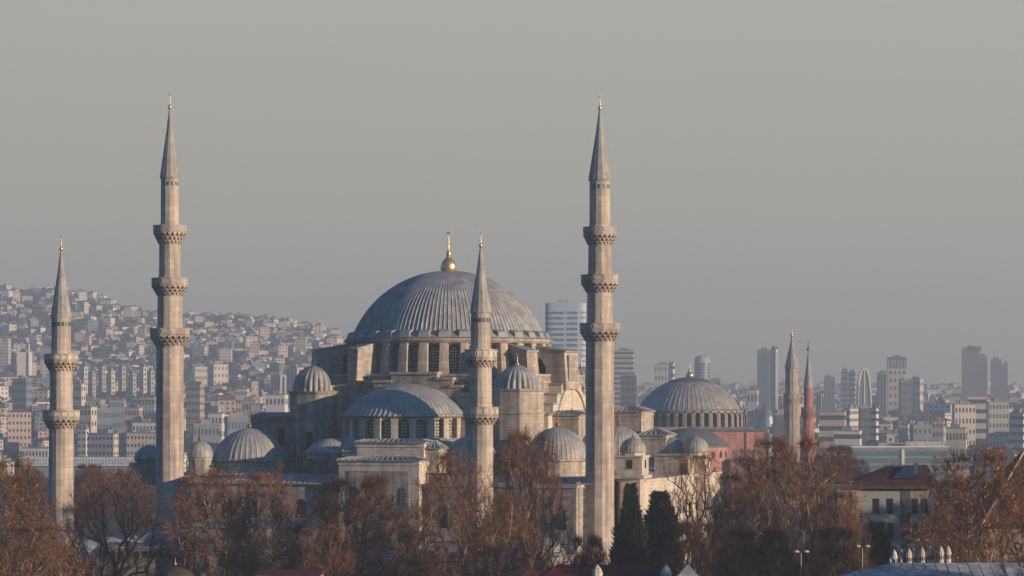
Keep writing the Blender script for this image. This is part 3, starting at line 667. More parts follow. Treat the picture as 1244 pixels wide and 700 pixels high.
# ------------------------------------------------------------------ pink domed building beyond, with two minarets
Y2 = 860.0; s2 = F / Y2; X2 = PX(838, Y2); g2 = terr(X2, Y2)
pk = thing('domed_church', 'pink walled domed building with ribbed grey dome behind the mosque', 'domed building', (X2, Y2, 0), 0)
z2 = lambda py, dy=0: PZ(py, Y2 + dy)
zb = z2(497); h = z2(459) - zb
d = seam_dome(MB(), 62.5 / s2, h, 64, .007, 20, z0=zb, lip=.03).build('ribbed_dome', M['lead_warm'], pk)
cp = MB(); zt_ = zb + h; cp.lathe([(r_ * 1.01 + .03, z_ + .16) for r_, z_ in cap_profile(62.5 / s2, h, 20, .03, zb) if r_ < 6.6], 44, cap=False); cp.build('dome_crown', M['lead_dark'], d, True)
f = MB(); f.lathe([(.9, zt_), (1.25, zt_ + .6), (1.0, zt_ + 1.3), (.3, zt_ + 1.9)], 16); finial(f, 0, 0, zt_ + 1.7, 3.6, .45); f.build('finial', M['gold'], d, True)
dz0 = z2(518.5); db = MB(); rr = 63 / s2; db.lathe([(rr * 1.0, dz0), (rr * 1.0, zb - .1)], 80); db.lathe([(rr, zb - .8), (rr * 1.07, zb - .6), (rr * 1.07, zb - .3), (rr * 1.0, zb - .02)], 80); db.build('drum', M['stone_far'], pk)
pw = window_mesh(1.35, 3.6, M['void'], .15); pb = MB(); pb.add([(-.62, -1.35, 0), (.62, -1.35, 0), (.62, .2, 0), (-.62, .2, 0), (-.6, -1.3, 3.6), (.6, -1.3, 3.6), (.6, .2, 5.0), (-.6, .2, 5.0)], [(3, 2, 1, 0), (4, 5, 6, 7), (0, 1, 5, 4), (1, 2, 6, 5), (2, 3, 7, 6), (3, 0, 4, 7)]); pb = pb.mesh('drum_rib', M['stone_far'])
ah = MB(); ah.prism([(-1.0, 0), (-.75, .5), (0, .85), (.75, .5), (1.0, 0)], (0, -.9, 0), (1, 0, 0), (0, 0, 1), (0, 1, 0), 1.2); ah = ah.mesh('arch_hood', M['lead_warm'])
for i in range(40):
    a = 2 * PI * (i + .5) / 40; o = place_window(pw, pk, rr * math.cos(a), rr * math.sin(a), dz0 + .55, a)
    link('arch_hood', ah, o, (0, 0, 3.75))
    a = 2 * PI * i / 40; place_window(pb, pk, rr * math.cos(a), rr * math.sin(a), dz0, a, 'drum_rib')
bb = MB(); bb.box(-18, 18, -17, 17, -5, dz0 + .05); bb.build('square_base', M['stone_far'], pk)
rf = MB(); rf.box(1, 21.5, -18.6, 14, z2(523.5), z2(520)); rf.build('lead_roof', M['lead_dark'], pk)
wl = MB(); wl.box(1.2, 20.8, -18.2, 13.5, -5, z2(523.5) - .02); wl.build('buttress_wall', M['stone_pink'], pk)
st_ = MB()
for x in (15.8,): st_.box(x - .3, x + .3, -18.5, -18.2, -5, z2(524.5))
st_.build('pilaster', M['stone_pink'], pk)
hd = seam_dome(MB(), 11.2, 5.2, 40, .012, 14, z0=0, lip=.04).build('half_dome', M['lead_dark'], pk, True, (-.8, -18.3, z2(541, -18)))
hwl = MB(); hwl.lathe([(10.9, -30), (10.9, -.35)], 32); hwl.build('apse_wall', M['stone_pink'], hd)
pw2 = window_mesh(1.3, 2.0, M['void'], .12)
for i in range(9):
    a = -PI / 2 + R(-52 + i * 17); place_window(pw2, hd, 10.9 * math.cos(a), 10.9 * math.sin(a), -3.6, a)
lw = MB(); lw.box(10, 19, -26, -18.25, -5, z2(559)); lw.build('aisle_wall', M['stone_pink'], pk)
lr = MB(); batten_roof(lr, 10, 19, -26, -18.25, z2(559) + .01, 1.2, 3); lr.build('aisle_roof', M['lead_dark'], pk)
g1 = 'minarets of the pink domed building'
minaret(962, 850, [(478.5, 484, 491, 21.5)], [16, 19.5], (409, 447, 17), 399, 'grey stone minaret with one balcony beside the red brick minaret', (M['stone'], M['stone'], M['stone']), 12, False, g1, .06, 'gold', -10)
minaret(982, 880, [(495, 500.5, 509, 18.5)], [11, 15], (426, 472, 12), 413, 'red brick minaret with grey spire right of the grey minaret', (M['brick_red'], M['stone_far'], M['stone_far']), 12, False, g1, 0, 'bronze', -10)

# ------------------------------------------------------------------ city
hand_boxes = []
def ring_band(w_, d_, h_): return MB().box(-w_ / 2, w_ / 2, -d_ / 2, d_ / 2, 0, h_)
def city_block(pxl, pxr, pyt, Y, wall, label, style='grid', rot=-14, ratio=.7, rows=6, cols=5, name='apartment_block', cat='apartment building', glassm='window_far', group='buildings of the far city', roof='flat', pyb=None, winw=.42, winh=.42):
    r = R(rot); wtot = (pxr - pxl) / F * Y; cr, sr_ = abs(math.cos(r)), abs(math.sin(r))
    wx = wtot / (cr + ratio * sr_); wy = wx * ratio
    x = PX((pxl + pxr) / 2, Y); y = Y + (wx * sr_ + wy * cr) / 2; gz = terr(x, y) - 3; zt_ = PZ(pyt, Y)
    root = thing(name, label, cat, (x, y, gz), r, group); H = zt_ - gz
    vis = pyb if pyb else min(590, HY - (gz + 3 - CZ) / Y * F)
    hand_boxes.append((pxl - 1, pxr + 1, pyt, vis, Y))
    hv = (vis - pyt) / F * Y                      # visible height
    b = MB().box(-wx / 2, wx / 2, -wy / 2, wy / 2, 0, H); b.build('wall', M[wall], root)
    if roof == 'flat':
        p = MB(); p.box(-wx / 2 - .2, wx / 2 + .2, -wy / 2 - .2, wy / 2 + .2, H + .01, H + .7); p.box(-wx * .2, wx * .15, -wy * .2, wy * .25, H + .7, H + 2.6)
        rg_ = random.Random(int(pxl * 7 + pyt))
        for _ in range(rg_.randint(2, 5)):
            bx, by, bs_ = rg_.uniform(-.4, .35) * wx, rg_.uniform(-.4, .3) * wy, rg_.uniform(.8, 2.2); p.box(bx, bx + bs_, by, by + bs_, H + .7, H + .7 + rg_.uniform(.8, 2.4))
        if rg_.random() < .5: ax_ = rg_.uniform(-.3, .3) * wx; p.tube((ax_, 0, H), (ax_, 0, H + rg_.uniform(5, 10)), .25, .12, 4)
        p.build('roof', M['roof_far_grey'], root)
    elif roof == 'hip':
        p = MB(); a, c = wx / 2 + .6, wy / 2 + .6; q = min(wx, wy) * .3
        p.add([(-a, -c, H + .01), (a, -c, H + .01), (a, c, H + .01), (-a, c, H + .01), (-a + q * 1.6, 0, H + q * .7), (a - q * 1.6, 0, H + q * .7)], [(0, 1, 5, 4), (1, 2, 5), (2, 3, 4, 5), (3, 0, 4), (3, 2, 1, 0)]); p.build('roof', M['roof_far_red'], root)
    st_h = hv / rows
    if style == 'band':
        me = ring_band(wx + .3, wy + .3, st_h * winh).mesh('window_band', M[glassm])
        for i in range(rows): link('window_band', me, root, (0, 0, H - st_h * (i + 1) + st_h * .3))
    elif style == 'grid':
        cw_ = wx / cols; me = MB().box(-cw_ * winw / 2, cw_ * winw / 2, -.1, .1, 0, st_h * winh).mesh('window', M[glassm])
        nside = max(1, int(cols * ratio)); cd = wy / nside
        me2 = MB().box(-.1, .1, -cd * winw / 2, cd * winw / 2, 0, st_h * winh).mesh('window', M[glassm])
        for i in range(rows):
            z = H - st_h * (i + 1) + st_h * .3
            for j in range(cols): link('window', me, root, (-wx / 2 + cw_ * (j + .5), -wy / 2, z))
            for j in range(nside): link('window', me2, root, ((wx / 2) * (1 if rot < 0 else 1), -wy / 2 + cd * (j + .5), z))
    elif style == 'strip':
        cw_ = wx / cols; me = MB().box(-cw_ * winw / 2, cw_ * winw / 2, -.15, .15, 0, hv * .93).mesh('window_strip', M[glassm])
        for j in range(cols): link('window_strip', me, root, (-wx / 2 + cw_ * (j + .5), -wy / 2, H - hv * .97))
        me2 = MB().box(-.15, .15, -wy * winw / 2, wy * winw / 2, 0, hv * .93).mesh('window_strip', M[glassm]); link('window_strip', me2, root, (wx / 2, 0, H - hv * .97))
    return root, wx, wy, H
CB = city_block
# left city
CB(14, 37, 461, 1900, 'wall_blue', 'blue-grey tower block with pale crown at the far left edge', 'grid', -20, .8, 7, 6)
CB(6, 37, 501, 1650, 'wall_pinkish', 'pinkish cream apartment block with red roof left of the leftmost minaret', 'grid', 12, .6, 6, 6, roof='hip')
CB(26, 61, 545, 1450, 'wall_white', 'low white block with window rows beside the leftmost minaret shaft', 'grid', -8, .5, 2, 8)
CB(0, 12, 412, 2900, 'wall_cream', 'slim cream tower on the hill at the left picture edge', 'grid', -12, .8, 8, 3)
CB(88, 103, 467, 1850, 'wall_cream', 'beige block just right of the leftmost minaret between its balconies', 'grid', -25, .8, 6, 3)
CB(96, 116, 495, 1700, 'wall_cream', 'cream five storey block right of the lower balcony of the leftmost minaret', 'grid', -22, .9, 4, 3)
CB(104, 149, 528, 1500, 'wall_cream', 'long cream building with a wide blank end wall between the left minarets', 'grid', -22, .8, 4, 7)
CB(94, 107, 522, 1540, 'wall_white', 'narrow white block pressed against the leftmost minaret', 'grid', -20, .7, 5, 2)
CB(153, 192, 527, 1500, 'wall_cream', 'cream office block with close window rows left of the tall left minaret', 'grid', -8, .5, 4, 8)
CB(160, 193, 514, 1620, 'wall_white', 'white stepped apartment block above the cream office block', 'grid', -10, .5, 3, 7)
CB(151, 172, 496, 1740, 'wall_pinkish', 'framed pinkish block left of the tall left minaret', 'grid', -14, .6, 4, 5)
CB(168, 191, 482, 1850, 'wall_grey', 'grey block with tile roof left of the tall left minaret', 'grid', -14, .6, 4, 5, roof='hip')
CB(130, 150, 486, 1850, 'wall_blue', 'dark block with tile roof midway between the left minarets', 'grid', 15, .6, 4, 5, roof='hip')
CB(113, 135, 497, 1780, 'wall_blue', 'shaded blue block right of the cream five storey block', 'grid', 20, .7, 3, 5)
for i, px in enumerate((97, 107, 119, 130, 143, 156, 169, 178)):
    CB(px, px + 9, 446 + (i % 2) * 5 + (3 if i in (1, 5) else 0), 2500 - (i % 2) * 60, 'wall_grey' if i % 3 else 'wall_cream', 'slab apartment tower in the row across the hill between the two left minarets', 'grid', -38, .9, 6, 2, group='row of slab towers on the hill')
CB(225, 247, 468, 1700, 'wall_tan', 'tan apartment tower with dense windows right of the tall left minaret', 'grid', -18, .7, 9, 5)
CB(233, 252, 421, 2950, 'wall_pinkish', 'pale block on the hill right of the tall left minaret', 'grid', -20, .7, 4, 4)
CB(234, 251, 446, 2650, 'wall_cream', 'long cream block on the hill, left half of a bent pair', 'grid', 25, .4, 3, 6)
CB(251, 276, 443, 2680, 'wall_cream', 'long cream block on the hill, sunlit right half of a bent pair', 'grid', -50, 1.6, 3, 3)
CB(286, 302, 473, 1900, 'wall_cream', 'slim cream tower left of the ribbed corner dome', 'grid', -12, .7, 6, 4)
CB(294, 312, 487, 1700, 'wall_tan', 'tan framed block with reddish grid left of the left corner tower', 'grid', -10, .6, 4, 4)
CB(322, 349, 480, 1750, 'wall_white', 'white office block left of the left corner tower', 'grid', -12, .6, 4, 5)
CB(328, 347, 456, 2300, 'wall_grey', 'grey high-rise slab beside the ribbed corner dome', 'strip', -30, .9, 8, 3)
CB(347, 368, 447, 2350, 'wall_pinkish', 'pinkish high-rise pair rising behind the ribbed corner dome', 'strip', -30, .9, 8, 3)
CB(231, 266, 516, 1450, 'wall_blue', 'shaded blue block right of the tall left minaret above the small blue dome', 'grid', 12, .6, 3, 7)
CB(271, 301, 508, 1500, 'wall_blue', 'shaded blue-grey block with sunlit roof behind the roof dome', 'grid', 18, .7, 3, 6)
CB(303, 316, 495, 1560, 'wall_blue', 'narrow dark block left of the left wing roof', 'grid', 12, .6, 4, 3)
CB(252, 272, 503, 1650, 'wall_white', 'white block behind the shaded blue blocks', 'grid', -12, .6, 3, 4)
# right city
root, wx, wy, H = CB(662, 713, 368, 1500, 'wall_white', 'big white rounded hotel tower behind the right side of the great dome', 'none', -6, .35, 18, 4, 'tower', 'tower')
for c_ in kids(root): bpy.data.objects.remove(c_)
hv = 112 / F * 1500
def plan(sc):
    P = []
    for i in range(48):
        t_ = 2 * PI * i / 48; c_, s_ = math.cos(t_), math.sin(t_); P.append((wx / 2 * sc * math.copysign(abs(c_) ** .38, c_), wy / 2 * sc * math.copysign(abs(s_) ** .5, s_)))
    return P
wb_ = MB(); wb_.prism(plan(1), (0, 0, 0), (1, 0, 0), (0, 1, 0), (0, 0, 1), H); me = wb_.mesh('wall', M['hotel_white']); fix_normals(me); link('wall', me, root)
for i in range(17):
    z = H - 4.6 - i * (hv / 17); P = [p for p in plan(1.012) if p[1] < wy * .2]; P.sort(key=lambda p: math.atan2(p[1], p[0]) % (2 * PI))
    for q0, q1, mt in ((-.505, -.03, 'hotel_glass'), (.03, .30, 'hotel_glass'), (.36, .51, 'hotel_shade')):
        b_ = MB(); pts = sorted([p for p in plan(1.012) if q0 * wx <= p[0] <= q1 * wx and p[1] < 0], key=lambda p: p[0])
        pts = [(q0 * wx if q0 > -.4 else pts[0][0], pts[0][1])] + pts + [(q1 * wx if q1 < .4 else pts[-1][0], pts[-1][1])]
        for k in range(len(pts) - 1): b_.add([(*pts[k], z - (1.3 if mt == 'hotel_glass' else .9)), (*pts[k + 1], z - (1.3 if mt == 'hotel_glass' else .9)), (*pts[k + 1], z), (*pts[k], z)], [(0, 1, 2, 3)])
        b_.build('window_band', M[mt], root)
kr = MB(); kr.box(-wx * .2, wx * .1, -wy * .3, wy * .3, H + .6, H + 1.6)
for i in range(5): kr.tube((-wx * .2 + i * wx * .075, 0, H + 1.5), (-wx * .2 + i * wx * .075, 0, H + 3), .2, .1)
kr.build('roof_plant', M['wall_grey'], root)
CB(746, 771, 426, 2500, 'wall_grey', 'pale grey tower just right of the tall right minaret', 'band', -8, .6, 14, 5, 'tower', 'tower')
CB(754, 774, 457, 1900, 'wall_dark', 'dark blue tower with window grid right of the tall right minaret', 'grid', -8, .6, 9, 5, 'tower', 'tower', 'wall_blue')
CB(795, 812, 443, 3000, 'wall_cream', 'pale boxy tower left of the ribbed grey dome', 'grid', -10, .4, 5, 4, 'tower', 'tower')
CB(811, 820, 442, 3020, 'wall_white', 'narrow pale tower attached right of the boxy tower', 'band', -30, .7, 6, 3, 'tower', 'tower')
# rounded glass tower
def round_tower(px, hw, pyt, Y, wall, label, topr=.8):
    x = PX(px, Y); gz = terr(x, Y) - 2; r0 = hw / F * Y; H = PZ(pyt, Y) - gz
    root = thing('tower', label, 'tower', (x, Y, gz), 0, 'buildings of the far city'); hand_boxes.append((px - hw, px + hw, pyt, 480, Y))
    MB().lathe([(r0, 0), (r0, H * .93), (r0 * .92, H * .965), (r0 * .7, H * .985), (r0 * .4, H)], 24).build('wall', M[wall], root, False)
    for i in range(10): MB().lathe([(r0 * 1.005, H * (.45 + i * .045)), (r0 * 1.005, H * (.45 + i * .045) + 2.2)], 24, cap=False).build('window_band', M['glass_teal'], root)
    return root
round_tower(853, 9.5, 432, 2700, 'wall_grey', 'round glass tower with domed top behind the ribbed grey dome')
CB(863, 876, 462, 2900, 'wall_blue', 'low blue slab right of the round glass tower', 'band', -10, .6, 4, 4)
CB(920, 937, 426, 2400, 'wall_blue', 'tall blue-grey glass tower right of the ribbed grey dome', 'strip', -8, .5, 12, 4, 'tower', 'tower', 'tower_strip')
CB(936, 945.5, 424.5, 2420, 'wall_white', 'lit right side of the tall glass tower, sunlight put into white walls', 'strip', -30, .8, 12, 2, 'tower', 'tower', 'tower_strip')  # sunlit flank of the glass tower, its brightness put into a white block
CB(908, 922, 474, 2000, 'wall_cream', 'small cream block below the tall glass tower', 'grid', -15, .6, 3, 3)
# glass half-dome shaped hall
x = PX(930, 2000); gz = terr(x, 2000) - 2
gh = thing('glass_hall', 'rounded dark glass hall below the tall glass tower', 'hall', (x, 2000, gz), 0, 'buildings of the far city'); hand_boxes.append((918, 942, 480, 502, 2000))
MB().lathe([(7, 0), (6.9, 10), (6.0, 17), (4.2, 22), (2, 25), (.1, 26)], 16, fn=lambda i, z: 1 - .03 * (i % 2)).build('glass_shell', M['glass_teal'], gh)
MB().box(-7.5, 7.5, -6, 6, -1, 6).build('base', M['wall_grey'], gh)
CB(940, 953, 504, 1500, 'wall_dark', 'dark low block just left of the grey stone minaret', 'grid', 8, .6, 2, 4)
CB(1001, 1015, 459, 2500, 'wall_blue', 'blue glass tower with tapered top right of the red brick minaret', 'strip', -6, .6, 9, 3, 'tower', 'tower', 'tower_strip')
CB(992, 1000, 479, 2500, 'wall_pinkish', 'small pinkish tower right of the red brick minaret', 'strip', -25, .8, 5, 2)
CB(1022, 1031, 450, 3000, 'wall_blue', 'left one of two slim grey-blue towers left of the curved tower', 'band', -10, .7, 8, 3, 'tower', 'tower')
CB(1031, 1041, 452, 3050, 'wall_grey', 'right one of two slim towers left of the curved tower', 'band', -25, .7, 8, 3, 'tower', 'tower')
# curved pointed tower, its lit edges put in as white ribs
x = PX(1049, 2700); gz = terr(x, 2700) - 2; Ht = PZ(448, 2700) - gz
ct = thing('curved_tower', 'pointed curved tower with lit edges put in as white ribs on the right skyline', 'tower', (x, 2700, gz), 0, 'buildings of the far city'); hand_boxes.append((1040, 1058, 447, 495, 2700))
hb = 8.5 / F * 2700; prof = [(hb * math.cos(PI / 2 * i / 12) ** .8, Ht * math.sin(PI / 2 * i / 12) ** .95) for i in range(13)]
pl_ = [(-a, b) for a, b in prof] + [(a, b) for a, b in reversed(prof[:-1])]
mbb = MB().prism(pl_, (0, -5, 0), (1, 0, 0), (0, 0, 1), (0, 1, 0), 10); me = mbb.mesh('wall', M['wall_blue']); fix_normals(me); link('wall', me, ct)
for sgn in (-1, 1):
    rb_ = MB()
    for (a, b), (c, d) in zip(prof, prof[1:]): rb_.tube((sgn * a, -5.3, b), (sgn * c, -5.3, d), 1.0, 1.0, 6)
    rb_.build('lit_edge_rib', M['wall_white'], ct)
mi_ = MB(); mi_.tube((0, -5.3, 0), (0, -5.3, Ht), .8, .6, 6); mi_.build('lit_edge_rib', M['wall_white'], ct)
CB(1066, 1080, 453, 2900, 'wall_grey', 'grey slab tower left of the dark crowned tower', 'strip', -20, .7, 8, 3, 'tower', 'tower')
CB(1078, 1103, 434.5, 2900, 'wall_dark', 'dark crowned tower rising behind the cream block', 'strip', -8, .6, 10, 6, 'tower', 'tower', 'wall_grey')
CB(1080, 1103, 448, 2750, 'wall_cream', 'cream block with reddish window grid before the dark crowned tower', 'grid', -10, .6, 6, 4)
CB(1093, 1108, 463, 2600, 'wall_dark', 'dark slab before the cream blocks on the right skyline', 'band', 12, .6, 5, 3)
CB(1105, 1123, 461, 2700, 'wall_cream', 'broad cream block right of the dark slab', 'grid', -28, .8, 4, 3)
root, wx, wy, H = CB(1169, 1192, 423, 2600, 'wall_tower', 'tallest dark skyscraper with red rooftop sign at the far right', 'strip', -8, .6, 16, 6, 'tower', 'tower', 'dark_strip', winw=.3)
sg = MB()
for i, wd in enumerate((2.6, 1.2, 2.2, 2.4)): sg.box(-wx * .12 + i * 3.0, -wx * .12 + i * 3.0 + wd, -wy / 2 - .5, -wy / 2, H - 2.6, H + 1.6)
sg.build('rooftop_sign', M['sign_red'], root)
CB(1190, 1200, 433, 2620, 'wall_tower', 'lower dark shaft joined right of the tallest dark skyscraper', 'strip', -8, .6, 14, 3, 'tower', 'tower', 'dark_strip', winw=.3)
CB(1204, 1218, 437, 2600, 'wall_tower', 'second dark skyscraper at the far right', 'strip', -8, .7, 14, 4, 'tower', 'tower', 'dark_strip', winw=.3)
CB(1217, 1225, 443, 2620, 'wall_tower', 'lower dark shaft joined right of the second dark skyscraper', 'strip', -8, .7, 14, 3, 'tower', 'tower', 'dark_strip', winw=.3)
CB(1158, 1186, 492, 1750, 'wall_cream', 'beige office with square windows below the tallest dark skyscraper', 'grid', 8, .5, 4, 6)
CB(1176, 1200, 482, 1850, 'wall_cream', 'taller beige office wing behind the beige office', 'band', -8, .5, 5, 6)
CB(1200, 1226, 489, 1750, 'wall_grey', 'grey office with curved roof below the second dark skyscraper', 'grid', 6, .5, 5, 6)
CB(1228, 1250, 503, 1600, 'wall_white', 'white striped office cut by the right picture edge', 'band', -30, .8, 5, 4)
CB(1027, 1044, 497, 1650, 'wall_white', 'white striped office, left one of three beside each other', 'band', 25, .7, 6, 4)
CB(1044, 1057, 496, 1640, 'wall_dark', 'dark glass office between two white striped offices', 'band', 10, .7, 6, 4)
CB(1057, 1068, 497, 1655, 'wall_white', 'sunlit white striped office, right one of three beside each other', 'band', -35, .7, 6, 3)
CB(996, 1030, 501, 1600, 'wall_pinkish', 'pinkish white office block right of the red brick minaret', 'band', -12, .6, 4, 6)
CB(1014, 1049, 524, 1480, 'wall_white', 'white banded block above the long glass building', 'band', -14, .6, 3, 6)
CB(1091, 1104, 511, 1600, 'wall_cream', 'small cream apartment block above the long glass building', 'grid', -20, .7, 3, 3)
CB(1133, 1149, 512, 1580, 'wall_pinkish', 'pink edged apartment block below the skyscrapers', 'grid', -16, .7, 4, 3)
CB(1092, 1106, 516, 1540, 'wall_cream', 'short cream block beside a blue block', 'grid', -20, .7, 3, 3)
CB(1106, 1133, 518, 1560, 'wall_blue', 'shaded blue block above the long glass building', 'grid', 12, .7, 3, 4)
CB(1150, 1177, 521, 1520, 'wall_cream', 'low cream apartments below the beige office', 'grid', -14, .6, 2, 6)
# long glass office
root, wx, wy, H = CB(1032, 1152, 546, 1150, 'wall_blue', 'long low teal glass office building on the right behind the red roofed house', 'none', 4, .3, 3, 9, 'office_building', 'office building', pyb=580)
for i in range(4): MB().box(-wx / 2 - .1, wx / 2 + .1, -wy / 2 - .25, -wy / 2, H - 2.6 - i * 2.9, H - .7 - i * 2.9).build('window_band', M['glass_teal'], root)
MB().box(wx * .02, wx * .05, -wy / 2 - .6, -wy / 2, 0, H).build('facade_fin', M['wall_white'], root)
MB().box(-wx / 2 - .5, wx / 2 + .5, -wy / 2 - .7, wy / 2 + .5, H + .75, H + 1.3).build('roof_edge', M['wall_white'], root)
tr = MB()
for i in range(24):
    x = wx * .06 + i * wx * .017; tr.tube((x, -wy / 2 - .4, H + 1.3), (x + wx * .017, -wy / 2 - .4, H + 2.9), .12, .12); tr.tube((x + wx * .017, -wy / 2 - .4, H + 2.9), (x + wx * .017, -wy / 2 - .4, H + 1.3), .12, .12)
tr.box(wx * .06, wx * .46, -wy / 2 - .6, -wy / 2 - .2, H + 2.8, H + 3.1); tr.build('roof_truss', M['steel_white'], root)
# white truss hall on the left
x0, x1 = PX(22, 1250), PX(176, 1250); ym = 1250; zt_ = PZ(555.5, ym); gz = terr(-200, ym) - 3
hl = thing('long_hall', 'long low hall with white roof trusses at the foot of the city on the left', 'hall', ((x0 + x1) / 2, ym, gz), 0); hand_boxes.append((20, 180, 552, 572, ym))
L_ = (x1 - x0) / 2; Hh = zt_ - gz
MB().box(-L_, L_, 0, 24, 0, Hh - 4).build('wall', M['wall_blue'], hl)
rr_ = MB(); rr_.add([(-L_ - 1, -1, Hh - 3.6), (L_ + 1, -1, Hh - 3.6), (L_ + 1, 25, Hh - 1), (-L_ - 1, 25, Hh - 1), (-L_ + 6, 6, Hh - .9), (L_ - 6, 6, Hh - .9), (L_ - 6, 22, Hh - .2), (-L_ + 6, 22, Hh - .2)], [(3, 2, 1, 0), (4, 5, 6, 7), (0, 1, 5, 4), (1, 2, 6, 5), (2, 3, 7, 6), (3, 0, 4, 7)]); rr_.build('roof', M['sheet_grey'], hl)
tr = MB(); n = 44
for i in range(n):
    a, b = -L_ + 2 * L_ * i / n, -L_ + 2 * L_ * (i + 1) / n; tr.tube((a, -1.2, Hh - 3.4), (b, 2, Hh - .6), .16, .16); tr.tube((b, 2, Hh - .6), (b, -1.2, Hh - 3.4), .16, .16)
tr.box(-L_, L_, 1.7, 2.2, Hh - .7, Hh - .2); tr.box(-L_ - 1, L_ + 1, -1.4, -1.0, Hh - 3.8, Hh - 3.3); tr.build('roof_truss', M['steel_white'], hl)
# small white mosque on the hill
x = PX(30, 2600); gz = terr(x, 2600)
sm3 = thing('small_mosque', 'tiny white mosque with slim minaret low on the hill at left', 'mosque', (x, 2600, gz)); hand_boxes.append((24, 38, 415, 434, 2600))
zt_ = PZ(415, 2600) - gz; zm = PZ(428, 2600) - gz
MB().box(-6, 6, -6, 6, -4, zm).build('wall', M['wall_white'], sm3); seam_dome(MB(), 4.5, 3.5, 12, 0, 8, z0=zm).build('dome', M['roof_far_grey'], sm3, True)
MB().lathe([(1.0, -4), (.8, zt_ - 5), (1.3, zt_ - 4.8), (.8, zt_ - 4), (.05, zt_)], 10, 5, -6.6).build('minaret', M['wall_white'], sm3)

# generic houses: mesh variants shared by many, the largest in view are things of their own
house_wall = ['wall_cream', 'wall_white', 'wall_pinkish', 'wall_grey', 'wall_tan', 'wall_blue']
def house_mesh(mb, w_, d_, h, seed, ox=0, oy=0, oz=0, ca_=1, sa_=0, mw=0, mwin=1):
    tmp = MB(); tmp.box(-w_ / 2, w_ / 2, -d_ / 2, d_ / 2, -6, h, mw); fl = max(1, int(h / 3.1)); nc = max(2, int(w_ / 3.0)); nd = max(2, int(d_ / 3.2))
    for k in range(fl):
        z = k * h / fl + .9
        for i in range(nc):
            x = -w_ / 2 + w_ * (i + .5) / nc; y = -d_ / 2 - .04
            tmp.add([(x - .62, y, z), (x + .62, y, z), (x + .62, y, z + 1.35), (x - .62, y, z + 1.35)], [(0, 1, 2, 3)], mwin)
        for i in range(nd):
            y = -d_ / 2 + d_ * (i + .5) / nd
            for x, o in ((w_ / 2 + .04, (0, 1, 2, 3)), (-w_ / 2 - .04, (3, 2, 1, 0))):
                tmp.add([(x, y - .6, z), (x, y + .6, z), (x, y + .6, z + 1.35), (x, y - .6, z + 1.35)], [o], mwin)
    mb.add([(ox + x * ca_ - y * sa_, oy + x * sa_ + y * ca_, oz + z) for x, y, z in tmp.v], [], 0); k = len(mb.v) - len(tmp.v)
    mb.f.extend([tuple(i + k for i in f) for f in tmp.f]); mb.m.extend(tmp.m)
def roof_mesh(mb, w_, d_, h, hip, ox=0, oy=0, oz=0, ca_=1, sa_=0, mi=0):
    tmp = MB(); a, c = w_ / 2 + .45, d_ / 2 + .45
    if hip:
        q = min(w_, d_) * .28
        tmp.add([(-a, -c, h + .01), (a, -c, h + .01), (a, c, h + .01), (-a, c, h + .01), (-a + q * 1.5, 0, h + q * .8), (a - q * 1.5, 0, h + q * .8)], [(0, 1, 5, 4), (1, 2, 5), (2, 3, 4, 5), (3, 0, 4), (3, 2, 1, 0)], mi)
    else:
        tmp.box(-w_ / 2 - .15, w_ / 2 + .15, -d_ / 2 - .15, d_ / 2 + .15, h + .01, h + .5, mi); tmp.box(-1.6, 1.8, -1.5, 1.5, h + .5, h + 2.4, mi)
    k = len(mb.v); mb.v.extend([(ox + x * ca_ - y * sa_, oy + x * sa_ + y * ca_, oz + z) for x, y, z in tmp.v])
    mb.f.extend([tuple(i + k for i in f) for f in tmp.f]); mb.m.extend(tmp.m)
rng = random.Random(5)
shapes = []
for i in range(10): shapes.append((rng.uniform(9, 17), rng.uniform(8, 13), rng.choice([6.5, 9.5, 9.5, 12.5, 12.5, 16, 19]), rng.random() < .4))
for i in range(6): shapes.append((rng.uniform(9, 14), rng.uniform(8, 11), rng.choice([5, 6, 6.5, 8]), i in (1, 4)))
houses = []
def overlaps(px, hw, pt, pb, Y):
    for a, b, c, d, yy in hand_boxes:
        if Y < yy + 30 and px + hw > a and px - hw < b and pb > c and pt < d:
            return True
    return False
def try_house(px, Y, big=1.0, lo=0, hi=10):
    x = PX(px, Y); z = terr(x, Y); i = rng.randrange(lo, hi); w_, d_, h, hip = shapes[i]
    s = big * rng.uniform(.8, 1.15); hw = w_ * s / 2 / Y * F * 1.3; pb = HY - (z - CZ) / Y * F; pt = pb - h * s / Y * F
    if overlaps(px, hw, pt, pb, Y): return
    for (qx, qy, qr) in buckets.get((int(x // 40), int(Y // 40)), []):
        if (qx - x) ** 2 + (qy - Y) ** 2 < (qr + w_ * s * .55) ** 2: return
    for dx in (-1, 0, 1):
        for dy in (-1, 0, 1): buckets.setdefault((int(x // 40) + dx, int(Y // 40) + dy), []).append((x, Y, w_ * s * .55))
    mat = rng.choices(house_wall, [30, 26, 18, 12, 9, 12])[0]
    houses.append((w_ * h * s * s / Y / Y, x, Y, z, i, s, R(rng.uniform(-45, 20)), mat, px, pb))
buckets = {}
for _ in range(1150):      # the hill
    px = rng.uniform(-15, 600); Y = 2500 + 1030 * rng.random() ** .8; try_house(px, Y, .9, 10, 16)
for _ in range(160): try_house(rng.uniform(-15, 600), 2450 + 1000 * rng.random(), .8, 0, 10)
for _ in range(3400):      # dense town at the foot of the hill
    px = rng.uniform(-15, 480); Y = rng.uniform(1320, 2500); try_house(px, Y, rng.uniform(.65, 1.2))
for _ in range(6400):      # plain on the right
    px = rng.uniform(480, 1270); Y = 1250 + 3500 * rng.random() ** 1.1; try_house(px, Y, rng.uniform(.6, 1.2) * (1 if Y < 2600 else .8), 0, 16)
